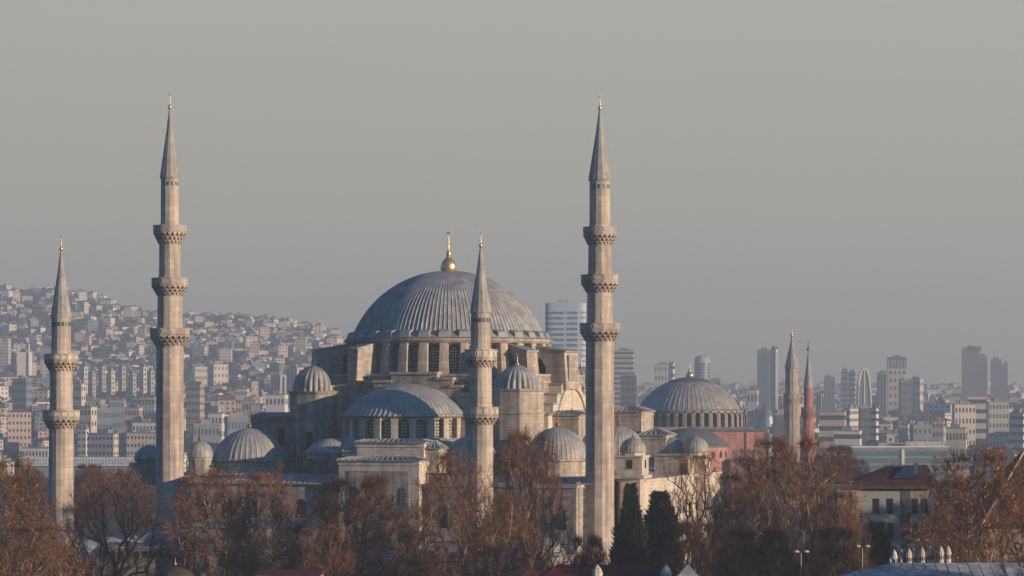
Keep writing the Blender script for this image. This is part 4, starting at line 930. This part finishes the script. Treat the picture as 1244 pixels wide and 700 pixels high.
for _ in range(2600):      # the town goes on beyond both edges of the picture
    px = rng.choice([rng.uniform(-260, -15), rng.uniform(1270, 1650), rng.uniform(1270, 1650)]); Y = 1250 + 2700 * rng.random(); try_house(px, Y, rng.uniform(.7, 1.2), 0, 16)
houses.sort(reverse=True)
vis = [h_ for h_ in houses if -12 < h_[8] < 1256 and (h_[8] < 450 or h_[8] > 640) and not (840 < h_[8] < 905 and h_[9] > 500)]
own = vis[:285]; ids = set(id(h_) for h_ in own)
rest = [h_ for h_ in houses if id(h_) not in ids]
hm_, rm_ = {}, {}
cname = {'wall_cream': 'cream', 'wall_white': 'white', 'wall_pinkish': 'pinkish', 'wall_grey': 'grey', 'wall_tan': 'tan', 'wall_blue': 'blue-grey'}
def zone(px):
    for lim, t_ in ((60, 'left of the leftmost minaret'), (130, 'just right of the leftmost minaret'), (190, 'left of the tall left minaret'), (270, 'right of the tall left minaret'), (350, 'left of the ribbed corner dome'), (450, 'above the left corner dome'), (760, 'behind the tall right minaret'), (840, 'left of the ribbed grey dome'), (955, 'right of the ribbed grey dome'), (1030, 'right of the red brick minaret'), (1090, 'below the curved tower'), (1160, 'below the cream skyline blocks'), (2000, 'below the dark skyscrapers')):
        if px < lim: return t_
for a_, x, Y, z, i, s, ro, mat, px, pb in own:
    key = (i, mat)
    if key not in hm_:
        mb = MB(); house_mesh(mb, *shapes[i][:3], i); hm_[key] = mb.mesh('city_house', [M[mat], M['window_far']])
    if i not in rm_:
        mb = MB(); roof_mesh(mb, *shapes[i]); rm_[i] = mb.mesh('roof', M['roof_far_red' if shapes[i][3] else 'roof_far_grey'])
    o = link('city_house', hm_[key], None, (x, Y, z)); o.rotation_euler = (0, 0, ro); o.scale = (s, s, s)
    row = 'high up' if pb < 470 else ('midway down' if pb < 520 else 'low down')
    fl = int(shapes[i][2] / 3.1)
    tag(o, '%s %s-storey %s house %s %s' % (cname[mat], ['one', 'one', 'two', 'three', 'four', 'five', 'six'][fl], 'tile-roofed' if shapes[i][3] else 'flat-roofed', row, zone(px)), 'house', 'houses of the far city')
    link('roof', rm_[i], o)
mats = [M[k] for k in house_wall] + [M['window_far'], M['roof_far_red'], M['roof_far_grey']]
mb = MB()
for a_, x, Y, z, i, s, ro, mat, px, pb in rest:
    w_, d_, h, hip = shapes[i]; c_, s_ = math.cos(ro), math.sin(ro)
    house_mesh(mb, w_ * s, d_ * s, h * s, i, x, Y, z, c_, s_, house_wall.index(mat), 6); roof_mesh(mb, w_ * s, d_ * s, h * s, hip, x, Y, z, c_, s_, 7 if hip else 8)
tag(mb.build('distant_houses', mats), 'mass of tiny far houses covering the hill and plain', None, None, 'stuff')
# woods between the houses
mb = MB(); ico = []
ph_ = (1 + 5 ** .5) / 2
iv = [(-1, ph_, 0), (1, ph_, 0), (-1, -ph_, 0), (1, -ph_, 0), (0, -1, ph_), (0, 1, ph_), (0, -1, -ph_), (0, 1, -ph_), (ph_, 0, -1), (ph_, 0, 1), (-ph_, 0, -1), (-ph_, 0, 1)]
iff = [(0, 11, 5), (0, 5, 1), (0, 1, 7), (0, 7, 10), (0, 10, 11), (1, 5, 9), (5, 11, 4), (11, 10, 2), (10, 7, 6), (7, 1, 8), (3, 9, 4), (3, 4, 2), (3, 2, 6), (3, 6, 8), (3, 8, 9), (4, 9, 5), (2, 4, 11), (6, 2, 10), (8, 6, 7), (9, 8, 1)]
def blob(x, y, z, r, h):
    mb.add([(x + a * r * rng.uniform(.35, .65), y + b * r * rng.uniform(.35, .65), z + c * h * rng.uniform(.3, .6)) for a, b, c in iv], iff)
for _ in range(15000):
    if rng.random() < .7: px, Y = rng.uniform(-15, 600), rng.uniform(2100, 3560)
    else: px, Y = rng.uniform(-15, 1260), rng.uniform(1150, 3600)
    x = PX(px, Y); z = terr(x, Y); r = rng.uniform(1.5, 4.0); blob(x, Y, z + r * .5, r, r * rng.uniform(.7, 1.3))
tag(mb.build('hillside_trees', M['wood']), 'dark scattered trees filling gaps between the far houses', None, None, 'stuff')

# ------------------------------------------------------------------ trees
def tree_meshes(seed, H, Rr, twig_mat, bark, leaves=0.0, dens=1.0, npts=520, base=.26, tw=1.0):
    """limbs reach for points spread through a lumpy domed crown; radii follow the pipe rule; twigs at the ends"""
    rg = random.Random(seed); tk = MB(); cr_ = MB()
    def rv(): return Vector((rg.gauss(0, 1), rg.gauss(0, 1), rg.gauss(0, 1))).normalized()
    ph1, ph2, ph3 = rg.uniform(0, 6), rg.uniform(0, 6), rg.uniform(0, 6)
    nodes = [Vector((0, 0, -.3))]; par = [-1]; plen = [0.0]
    lean = Vector((rg.uniform(-.04, .04), rg.uniform(-.04, .04), 1))
    for k in range(1, 5): nodes.append(lean * (H * base * k / 4) + Vector((rg.uniform(-.12, .12), rg.uniform(-.12, .12), 0))); par.append(k - 1); plen.append(H * base * k / 4)
    pts = []
    while len(pts) < npts:
        f = rg.random(); a = rg.random() * 2 * PI; z = H * (base + (1 - base) * f)
        env = (math.sin(PI * (.16 + .80 * f)) ** .62) * (1 + .17 * math.sin(2 * a + ph1 + f * 4) + .12 * math.sin(5 * a + ph2 - f * 7))
        top = 1 + .10 * math.sin(3 * a + ph3)
        r = Rr * env * rg.random() ** .42
        if rg.random() > (.3 + .7 * min(1, r / (Rr * .75) + f * .5)): continue
        pts.append(Vector((r * math.cos(a), r * math.sin(a), min(H, z * top))))
    b0 = nodes[-1]; pts.sort(key=lambda p: (p - b0).length)
    import numpy as np
    NA = np.zeros((len(pts) * 3 + 10, 3)); PL = np.zeros(len(pts) * 3 + 10)
    for i_, n_ in enumerate(nodes): NA[i_] = n_; PL[i_] = plen[i_]
    PL[:4] += 1e4
    for p in pts:
        n = len(nodes); d = NA[:n] - np.array(p); dist = np.sqrt((d * d).sum(1)); cost = dist + .42 * PL[:n] + 1.2 * np.maximum(0, d[:, 2])
        j = int(cost.argmin()); L = dist[j]; q = nodes[j]
        m = 2 if L > 1.6 else 1
        for k in range(1, m + 1):
            w_ = q.lerp(p, k / m) + (rv() * .07 * L if k < m else Vector((0, 0, 0))); 
            if k < m: w_.z += .03 * L
            nodes.append(w_); par.append(j); NA[len(nodes) - 1] = w_; plen.append(plen[j] + L / m); PL[len(nodes) - 1] = plen[-1]; j = len(nodes) - 1
    n = len(nodes); load = [0.0] * n; ch = [0] * n
    for i in range(n - 1, 0, -1):
        if ch[i] == 0: load[i] += 1
        load[par[i]] += load[i]; ch[par[i]] += 1
    rad = [max(.018, .027 * l ** .49) * H / 20 * tw for l in load]
    for i in range(1, n):
        r0 = min(rad[par[i]], rad[i] * 1.25); tk.tube(nodes[par[i]], nodes[i], r0, rad[i], 6 if rad[i] > .1 else 4, 0 if rad[i] > .055 else 1)
    for i in range(5, n):
        if load[i] > 14: continue
        p = nodes[i]; d = (p - nodes[par[i]]).normalized(); m = int((22 if ch[i] == 0 else 13) * dens)
        for _ in range(m):
            t = (d * .75 + rv() * .9 + Vector((p.x, p.y, 0)).normalized() * .15 + Vector((0, 0, .22))).normalized(); L = rg.uniform(.5, 1.7)
            q = p.lerp(nodes[par[i]], rg.random() * .7); s = t.cross(rv()).normalized() * rg.uniform(.010, .019); mid = q + t * L * .55 + rv() * .10; e = q + t * L + rv() * .25
            k = len(cr_.v); cr_.v += [tuple(q - s), tuple(q + s), tuple(mid + s * .7), tuple(mid - s * .7), tuple(e)]
            cr_.f += [(k, k + 1, k + 2, k + 3), (k + 3, k + 2, k + 4)]; cr_.m += [0, 0]
            for _ in range(2):
                t2 = (t + rv() * .85).normalized(); st = q.lerp(mid, rg.uniform(.3, 1)); e2 = st + t2 * L * rg.uniform(.3, .6); k = len(cr_.v); cr_.v += [tuple(st - s * .6), tuple(st + s * .6), tuple(e2)]; cr_.f.append((k, k + 1, k + 2)); cr_.m.append(0)
            if rg.random() < leaves:
                for _ in range(2):
                    c = q + t * L * rg.uniform(.3, 1) + rv() * .15; a = rv() * rg.uniform(.07, .15); b = a.cross(rv()).normalized() * rg.uniform(.06, .12); k = len(cr_.v)
                    cr_.v += [tuple(c - a), tuple(c + b), tuple(c + a), tuple(c - b)]; cr_.f.append((k, k + 1, k + 2, k + 3)); cr_.m.append(1)
    zs = sorted(v_[2] for v_ in cr_.v); xs_ = sorted(abs(v_[0]) for v_ in cr_.v); top = zs[int(len(zs) * .985)]; hw = xs_[int(len(xs_) * .96)]
    return tk.mesh('trunk', [bark, twig_mat], True), cr_.mesh('crown', [twig_mat, M['leaf_dry']]), top, hw
kinds = {
    'leafy': tree_meshes(3, 20, 7.5, M['twig'], M['bark'], .11, .9, 820),
    'leafy2': tree_meshes(17, 20, 8.0, M['twig'], M['bark'], .08, .85, 820),
    'bare': tree_meshes(5, 20, 7.5, M['twig'], M['bark'], .02, .92, 820, .22, 1.15),
    'dense': tree_meshes(8, 20, 8.0, M['twig_red'], M['bark_dark'], .0, 1.7, 1000, .2),
    'dark': tree_meshes(12, 20, 8.0, M['twig'], M['bark_dark'], .02, .6, 620, .28, 1.25),
    'wide': tree_meshes(21, 20, 9.0, M['twig'], M['bark'], .02, 1.15, 1000, .2, 1.2),
}
gtree = 'winter trees around the mosque'
def tree(kind, px, pyt, hwpx, Y, label, rz=0.0, ground=0.0, name='bare_tree'):
    tk, cr_, top, hw = kinds[kind]; x = PX(px, Y); zt_ = PZ(pyt, Y) - ground; sc = zt_ / top; sx = (hwpx / F * Y) / hw
    o = thing(name, label, 'tree', (x, Y, ground), rz, gtree); o.scale = (sx, sx, sc)
    link('trunk', tk, o); link('crown', cr_, o)
tree('leafy', 8, 562, 62, 300, 'rusty brown tree with clinging leaves cut by the left picture edge', .3)
tree('dark', 132, 574, 62, 330, 'dark bare tree spreading between the two left minarets', 1.2)
tree('leafy2', 48, 640, 58, 285, 'low dark tree before the foot of the leftmost minaret', 2.2)
tree('leafy', 262, 576, 56, 318, 'plane tree with sparse orange leaves right of the tall left minaret', 2.0)
tree('leafy2', 322, 578, 46, 322, 'plane tree with dry leaves below the left corner tower', 4.0)
tree('dense', 440, 584, 78, 312, 'round dense dark brown tree before the portal', .7)
tree('bare', 548, 556, 58, 322, 'brown tree with pale limbs left of the front minaret', 1.0)
tree('wide', 640, 530, 56, 331, 'brown tree with pale limbs between the front minaret and the tall right minaret', 2.6)
tree('bare', 612, 604, 52, 300, 'low brown tree right of the front minaret shaft', 3.9)
tree('dark', 846, 553, 44, 345, 'thin dark bare tree against the sunlit right flank of the mosque', .4)
tree('wide', 958, 537, 84, 310, 'broadest brown tree below the grey stone minaret', .9)
tree('bare', 902, 580, 46, 318, 'brown tree left of the broadest brown tree', 2.4)
tree('wide', 1022, 600, 36, 300, 'lower brown tree right of the broadest brown tree', 3.3)
tree('leafy', 1195, 553, 72, 255, 'rusty leaved tree before the red tiled roofs at far right', 1.4)
tree('leafy2', 1152, 585, 36, 275, 'rusty tree just left of the far right leafy tree', 5.0)
tree('dense', 845, 638, 52, 285, 'low russet shrubby tree right of the two conifers', 1.9)
tree('dense', 715, 655, 36, 290, 'dark low shrubby tree before the tall right minaret foot', 2.9)
tree('dense', 1022, 545, 26, 560, 'distant dark bare tree below the long glass office', 4.4)
tree('dense', 930, 645, 62, 270, 'dark low tree below the broadest brown tree', 4.9)
tree('dark', 398, 640, 36, 300, 'low dark tree right of the plain grey house wall', .2)
tree('dense', 1010, 645, 46, 266, 'dark low tree behind the first street lamp', 1.1)
tree('dark', 1235, 600, 50, 300, 'bare tree at the right picture edge behind the leafy tree', 3.1)
tree('dense', 1296, 590, 70, 322, 'dense dark tree cut by the right picture edge, added to shade the white house', 1.3)  # added to cast shade on the white house
tree('wide', 1290, 580, 62, 262, 'broad brown tree cut by the right picture edge added to shade the sheet roof', 2.3)  # put in at the edge to keep sun off the sheet roof
tree('dense', 1310, 590, 75, 222, 'dark tree cut by the bottom right picture corner', 4.3)  # second tree added as a sun block for the sheet roof
for px, pyt, hw_, Y, kd, lb in ((110, 566, 26, 640, 'dense', 'far dark tree low between the left minarets, nearest the leftmost one'), (140, 570, 24, 700, 'dark', 'far dark tree low between the left minarets, middle one'), (168, 564, 24, 600, 'dense', 'far dark tree touching the tall left minaret at its left'),
        (36, 572, 26, 620, 'dense', 'far dark tree left of the leftmost minaret'), (1040, 560, 22, 620, 'dense', 'far dark tree below the left end of the long glass office'), (1090, 566, 24, 600, 'bare', 'far brown tree below the long glass office'), (990, 556, 26, 640, 'dense', 'far dark tree right of the red brick minaret'), (905, 548, 24, 700, 'bare', 'far brown tree before the pink walls')):
    tree(kd, px, pyt, hw_, Y, lb, px * .1)
# evergreens
def conifer_meshes(seed, H, Rr, blunt):
    rg = random.Random(seed); c = MB(); t_ = MB(); t_.tube((0, 0, 0), (0, 0, H * .95), .35, .05, 7)
    for i in range(7000):
        f = rg.random() ** .8; z = H * (.06 + .94 * f); rmax = Rr * ((1 - f) ** (1.0 if not blunt else .6)) * (1 + .22 * math.sin(f * 37 + seed) * math.sin(f * 13 + 2))
        a = rg.random() * 2 * PI; rmax *= 1 + .16 * math.sin(3 * a + f * 9) + .1 * math.sin(7 * a - f * 21); rad = rmax * rg.uniform(.55, 1.03); p = Vector((rad * math.cos(a), rad * math.sin(a), z))
        o = Vector((math.cos(a), math.sin(a), .9)).normalized(); s = o.cross(Vector((rg.gauss(0, 1), rg.gauss(0, 1), rg.gauss(0, 1)))).normalized() * rg.uniform(.10, .24); L = rg.uniform(.45, 1.1)
        k = len(c.v); c.v += [tuple(p - s), tuple(p + s), tuple(p + o * L)]; c.f.append((k, k + 1, k + 2)); c.m.append(0)
    for (f, rr0) in ((0.05, .8),):
        c.lathe([(Rr * ((1 - k / 12) ** (1.0 if not blunt else .6)) * .62 + .02, H * (.05 + .9 * k / 12)) for k in range(13)], 14)
    return t_, c
def conifer(px, pyt, hwpx, Y, label, seed, blunt, mat, name='conifer'):
    H = PZ(pyt, Y); t_, c = conifer_meshes(seed, H, hwpx / F * Y, blunt); o = thing(name, label, 'tree', (PX(px, Y), Y, 0), 0, 'dark evergreens')
    t_.build('trunk', M['bark_dark'], o); c.build('crown', M[mat], o)
conifer(766, 592, 46, 340, 'dark pointed conifer right of the tall right minaret foot', 4, False, 'conifer')
conifer(801, 601, 44, 350, 'dark blunt conifer right of the pointed conifer', 9, True, 'conifer')
conifer(1066, 638, 26, 330, 'dark green evergreen before the red roofed white house', 14, True, 'evergreen', 'evergreen_tree')

# ------------------------------------------------------------------ foreground buildings
def simple_house(name, label, cat, Yf, pxl, pxr, pyt, depth, wall, rz=0.0):
    x = PX((pxl + pxr) / 2, Yf); o = thing(name, label, cat, (x, Yf, 0), rz); wx = (pxr - pxl) / F * Yf / math.cos(rz); H = PZ(pyt, Yf)
    MB().box(-wx / 2, wx / 2, 0, depth, 0, H).build('wall', M[wall], o); return o, wx, H
# red-roofed white house on the right
hs, wx, H = simple_house('white_house', 'white two storey house with red tiled roof and dark centre bay', 'house', 330, 1045, 1128, 590, 12, 'render_white', R(-4))
rf = MB(); a = wx / 2 + .7
rf.add([(-a - .5, -.9, H + .02), (a + .5, -.9, H + .02), (a + .5, 13, H + .02), (-a - .5, 13, H + .02), (-a + 4.2, 6, H + 2.1), (a - .5, 6, H + 2.3)], [(0, 1, 5, 4), (1, 2, 5), (2, 3, 4, 5), (3, 0, 4), (3, 2, 1, 0)]); rf.build('roof', M['roof_tile'], hs)
MB().box(-wx / 2 - 2.6, -wx / 2 - .01, -.3, 9, 0, H - .4).build('corner_bay', M['wall_tan'], hs)
MB().box(wx * .10, wx * .235, -.06, .05, 0, H - .05).build('centre_bay', M['wall_dark'], hs)
bs = MB().box(-a - .5, a + .5, -.85, -.6, H - .35, H + .015); bs.build('eaves_board', M['bark_dark'], hs)
wme = MB().box(-.33, .33, -.05, .05, 0, 1.75).mesh('window', M['glass_dark'])
for x_ in (-wx * .26, -wx * .06, wx * .30, wx * .44):
    for zz in (H - 3.25, H - 6.1): link('window', wme, hs, (x_, -.02, zz))
dsh = MB(); dsh.box(wx * .30, wx * .36, 2.2, 2.4, H + .9, H + 2.6); dsh.lathe([(.02, 0), (.55, .12), (.75, .35)], 12); dsh.build('roof_vent', M['wall_dark'], hs)
gp = MB(); gp.add([(-wx * .02, 1.0, H + .85), (wx * .42, 1.0, H + .85), (wx * .42, 4.6, H + 2.2), (wx * .2, 4.6, H + 2.2)], [(0, 1, 2, 3)]); gp.build('roof_glazing', M['glass_dark'], hs)
# big maroon tiled roof, far right
br_, wx, H = simple_house('tiled_house', 'large house with steep maroon tiled roof at the right picture edge', 'house', 300, 1196, 1370, 640, 14, 'wall_tan', R(2))
rf = MB(); a = wx / 2 + .6; zt_ = PZ(541, 305)
rf.add([(-a, -.8, H), (a, -.8, H), (a, 15, H), (-a, 15, H), (-a + 6.5, 6, zt_), (a - 2, 6, zt_ + .6)], [(0, 1, 5, 4), (1, 2, 5), (2, 3, 4, 5), (3, 0, 4), (3, 2, 1, 0)]); rf.build('roof', M['roof_tile'], br_)
rd = MB(); rd.tube((-a, -.8, H + .1), (-a + 6.5, 6, zt_ + .1), .13, .13); rd.tube((-a + 6.5, 6, zt_ + .1), (a - 2, 6, zt_ + .7), .13, .13); rd.build('ridge_tiles', M['wall_tan'], br_)
# dark house behind, between trees
dh, wx, H = simple_house('dark_house', 'dark low house with dull tile roof left of the white house', 'house', 420, 1010, 1062, 586, 12, 'wall_dark', 0)
rf = MB(); a = wx / 2 + .6
rf.add([(-a, -.8, H), (a, -.8, H), (a, 13, H), (-a, 13, H), (-a + 3, 6, H + 2), (a - 3, 6, H + 2)], [(0, 1, 5, 4), (1, 2, 5), (2, 3, 4, 5), (3, 0, 4), (3, 2, 1, 0)]); rf.build('roof', M['roof_tile'], dh)
# plain grey house on the left
ph, wx, H = simple_house('plain_house', 'plain grey rendered house behind the left trees with dark windows', 'house', 335, 237, 384, 641, 10, 'render_lilac', R(-3))
batten_roof(MB(), -wx / 2, wx / 2, 0, 10, H + .003, .6, 2).build('roof', M['lead'], ph)
for x_, w_, h_ in ((-wx / 2 + 1.3, .75, 1.6), (-wx / 2 + 4.2, .75, 1.6), (wx / 2 - 2.3, .8, 1.7)):
    z_ = PZ(695, 335); f_ = MB().box(x_ - w_ / 2 - .16, x_ + w_ / 2 + .16, -.04, .02, z_ - .15, z_ + h_ + .15).build('window_frame', M['stone'], ph)
    MB().box(x_ - w_ / 2, x_ + w_ / 2, -.07, .02, z_, z_ + h_).build('window', M['glass_dark'], f_)
z_ = PZ(656, 335); MB().box(wx / 2 - 2.7, wx / 2 - 1.9, -.06, .02, z_, z_ + 1.5).build('window', M['glass_dark'], ph)
pp = MB(); pp.tube((-wx / 2 + .12, -.12, 0), (-wx / 2 + .12, -.12, H), .09, .09, 8); pp.build('drainpipe', M['wall_blue'], ph)
# shaded wall with lead dome at bottom left
sh_, wx, H = simple_house('domed_annex', 'shaded stone annex with lead dome and dark window band at lower left', 'annex', 338, 120, 236, 667, 9, 'stone_grey', R(-2))
MB().box(-wx / 2 - .2, wx / 2 + .2, -.25, 9.2, H + .003, H + .35).build('cornice', M['lead'], sh_)
seam_dome(MB(), 2.9, 2.2, 24, .014, 12, z0=H + .36).build('dome', M['lead'], sh_, True, (wx * .17, 3.4, 0))
for i in range(12): MB().box(-wx / 2 + .5 + i * .95, -wx / 2 + 1.0 + i * .95, -.05, .02, H - 1.05, H - .25).build('window', M['void'], sh_)
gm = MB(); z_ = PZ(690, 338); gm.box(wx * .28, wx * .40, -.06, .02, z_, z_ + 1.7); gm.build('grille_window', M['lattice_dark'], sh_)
# small ribbed dome with white finial
kx = PX(213, 250); kz = PZ(702, 250)
ki = thing('domed_kiosk', 'small ribbed dome with white finial at the bottom left edge', 'kiosk', (kx, 250, 0))
MB().lathe([(1.75, 0), (1.75, kz - .3), (1.9, kz - .2), (1.9, kz - .02)], 8).build('wall', M['stone_grey'], ki)
d = seam_dome(MB(), 1.75, PZ(689, 250) - kz, 20, .02, 12, z0=kz).build('dome', M['bark_dark'], ki, True)
finial(MB(), 0, 0, PZ(686.8, 250), .8, .14, False).build('finial', M['lamp_white'], d, True)
# maroon metal roofs with stone chimneys
def chimney(o, x, y, z0, h, w_, tier=False):
    b = MB(); n = 8; b.lathe([(w_, z0), (w_, z0 + h * .55)], n, x, y, PI / 8); b.lathe([(w_ * 1.12, z0 + h * .55), (w_ * 1.12, z0 + h * .62)], n, x, y, PI / 8)
    b.lathe([(w_ * 1.08, z0 + h * .62), (w_ * .75, z0 + h * .82), (w_ * .05, z0 + h)], n, x, y, PI / 8, cap=False); c = b.build('chimney', M['stone_chimney'], o)
    k = MB()
    for i in range(n):
        a = 2 * PI * i / n; nn = (math.cos(a), math.sin(a)); tt = (-nn[1], nn[0]); ap = w_ * math.cos(PI / 8); k.obox((x + nn[0] * ap, y + nn[1] * ap), tt, nn, w_ * .18, .02, z0 + h * .28, z0 + h * .48)
    k.build('smoke_slot', M['void'], c)
Yr = 240
mr_ = thing('red_roofed_hall', 'low hall with long maroon metal roof and stone chimneys at bottom centre', 'hall', (PX(745, Yr), Yr, 0))
w0, w1 = PX(655, Yr) - PX(745, Yr), PX(838, Yr) - PX(745, Yr); zt_ = PZ(688, Yr); ze = PZ(707, Yr)
MB().box(w0, w1, -3, 7, 0, ze - .1).build('wall', M['render_lilac'], mr_)
rf = MB(); rf.add([(w0 - .4, -3.4, ze), (w1 + .4, -3.4, ze), (w1 + .4, 7.4, ze), (w0 - .4, 7.4, ze), (w0 + 1.6, 2, zt_), (w1 - 1.6, 2, zt_)], [(0, 1, 5, 4), (1, 2, 5), (2, 3, 4, 5), (3, 0, 4), (3, 2, 1, 0)])
for i in range(46): t_ = i / 45; rf.tube((w0 - .3 + (w1 - w0 + .6) * t_, -3.35, ze + .02), (w0 + 1.6 + (w1 - w0 - 3.2) * t_, 2, zt_ + .02), .035, .035, 4)
rf.build('roof', M['roof_maroon'], mr_)
chimney(mr_, PX(725, Yr) - PX(745, Yr), -1.2, PZ(712, Yr), 1.9, .46); chimney(mr_, PX(808.5, Yr) - PX(745, Yr), -1.2, PZ(712, Yr), 1.9, .46)
def pyramid_house(px, pyt, hwp, Y, label, mat):
    o = thing('pyramid_roof_house', label, 'house', (PX(px, Y), Y, 0)); r = hwp / F * Y; zt_ = PZ(pyt, Y); zz = PZ(704, Y)
    MB().box(-r * .9, r * .9, -r * .9, r * .9, 0, zz).build('wall', M['stone_grey'], o)
    MB().add([(-r, -r, zz), (r, -r, zz), (r, r, zz), (-r, r, zz), (0, 0, zt_)], [(0, 1, 4), (1, 2, 4), (2, 3, 4), (3, 0, 4), (3, 2, 1, 0)]).build('roof', M[mat], o)
pyramid_house(643, 687.5, 15, 236, 'small house with brown pyramid roof left of the maroon roof', 'roof_tile')
pyramid_house(836, 685, 17, 236, 'small house with pale pyramid roof right of the maroon roof', 'stone_chimney')
mr2 = thing('red_roofed_shed', 'shed with thin maroon metal roof edge at bottom left', 'shed', (PX(350, 250), 250, 0))
MB().box(-2.8, 2.8, 0, 5, 0, PZ(700, 250)).build('wall', M['render_lilac'], mr2)
MB().add([(-2.9, -.3, PZ(701, 250)), (2.9, -.3, PZ(699, 250)), (2.9, 4, PZ(694, 250)), (-2.9, 4, PZ(696.5, 250)), (-2.9, 5.2, PZ(702, 250)), (2.9, 5.2, PZ(702, 250))], [(0, 1, 2, 3), (3, 2, 5, 4), (0, 3, 4), (1, 5, 2), (0, 4, 5, 1)]).build('roof', M['roof_maroon'], mr2)
# grey sheet roof at bottom right with row of chimneys
Yg = 232
gr = thing('sheet_roofed_hall', 'long hall with pale grey sheet roof and row of stone chimneys at bottom right', 'hall', (PX(1150, Yg), Yg, 0))
q = lambda px: PX(px, Yg) - PX(1150, Yg)
MB().box(q(1030), q(1300), -6, 4, 0, PZ(716, Yg)).build('wall', M['render_lilac'], gr)
rf = MB(); x0, x1, xm = q(1027), q(1310), q(1085)
rf.add([(x0, -7, PZ(718, Yg)), (x1, -7, PZ(718, Yg)), (x1, 1, PZ(684, Yg)), (xm, 1, PZ(685, Yg)), (x0, .2, PZ(697, Yg)), (x1, 5, PZ(702, Yg)), (x0, 5, PZ(704, Yg))], [(0, 1, 2, 3, 4), (4, 3, 2, 5, 6), (0, 4, 6), (1, 5, 2)])
for i in range(18): x = xm + (x1 - xm) * i / 17; rf.tube((x, -7, PZ(718, Yg) + .0), (x, 1, PZ(684.6, Yg) + .0), .025, .025, 4)
rf.build('roof', M['sheet_grey'], gr)
for i, (px, yy) in enumerate(((1090, 688), (1099.5, 688), (1108, 686.5), (1114.5, 686.5), (1124, 685), (1135, 684), (1147, 683.5), (1157, 683.5))): chimney(gr, q(px), 1.8 + (i % 2) * .5, PZ(yy + 4, Yg), 1.55, .25)
for px in (1084, 1097): chimney(gr, q(px), 1.2, PZ(690, Yg), .75, .12)
fs = MB().tube((q(1026), -7, PZ(720, Yg)), (q(1027.5), -7, PZ(692, Yg)), .12, .12); fs.build('downpipe', M['roof_maroon'], gr)
# street lamps
def lamp(px, py, Y, label, dbl=True):
    o = thing('street_lamp', label, 'street lamp', (PX(px, Y), Y, 0), 0, 'street lamps'); z = PZ(py, Y)
    p = MB(); p.tube((0, 0, 0), (0, 0, z), .10, .06, 8); p.build('pole', M['metal_pole'], o)
    ar = MB(); ar.tube((-.55, 0, z + .02), (.55, 0, z + .02), .035, .035, 6); ar.build('crossarm', M['metal_pole'], o)
    for s in (-1, 1):
        h_ = MB(); h_.lathe([(.05, .16), (.22, .10), (.30, .0), (.24, -.06), (.02, -.08)], 12); h_.build('lamp_head', M['lamp_white'], o, True, (s * .42, 0, z + .04))
lamp(973, 671, 240, 'double headed street lamp left of the grey sheet roof')
lamp(1047.5, 664.5, 255, 'double headed street lamp before the dark green evergreen')
lamp(1119.5, 657, 262, 'double headed street lamp before the white house, right of the other two')
for m_ in bpy.data.meshes:
    if m_.name.startswith(('roof', 'drum_rib')): pass
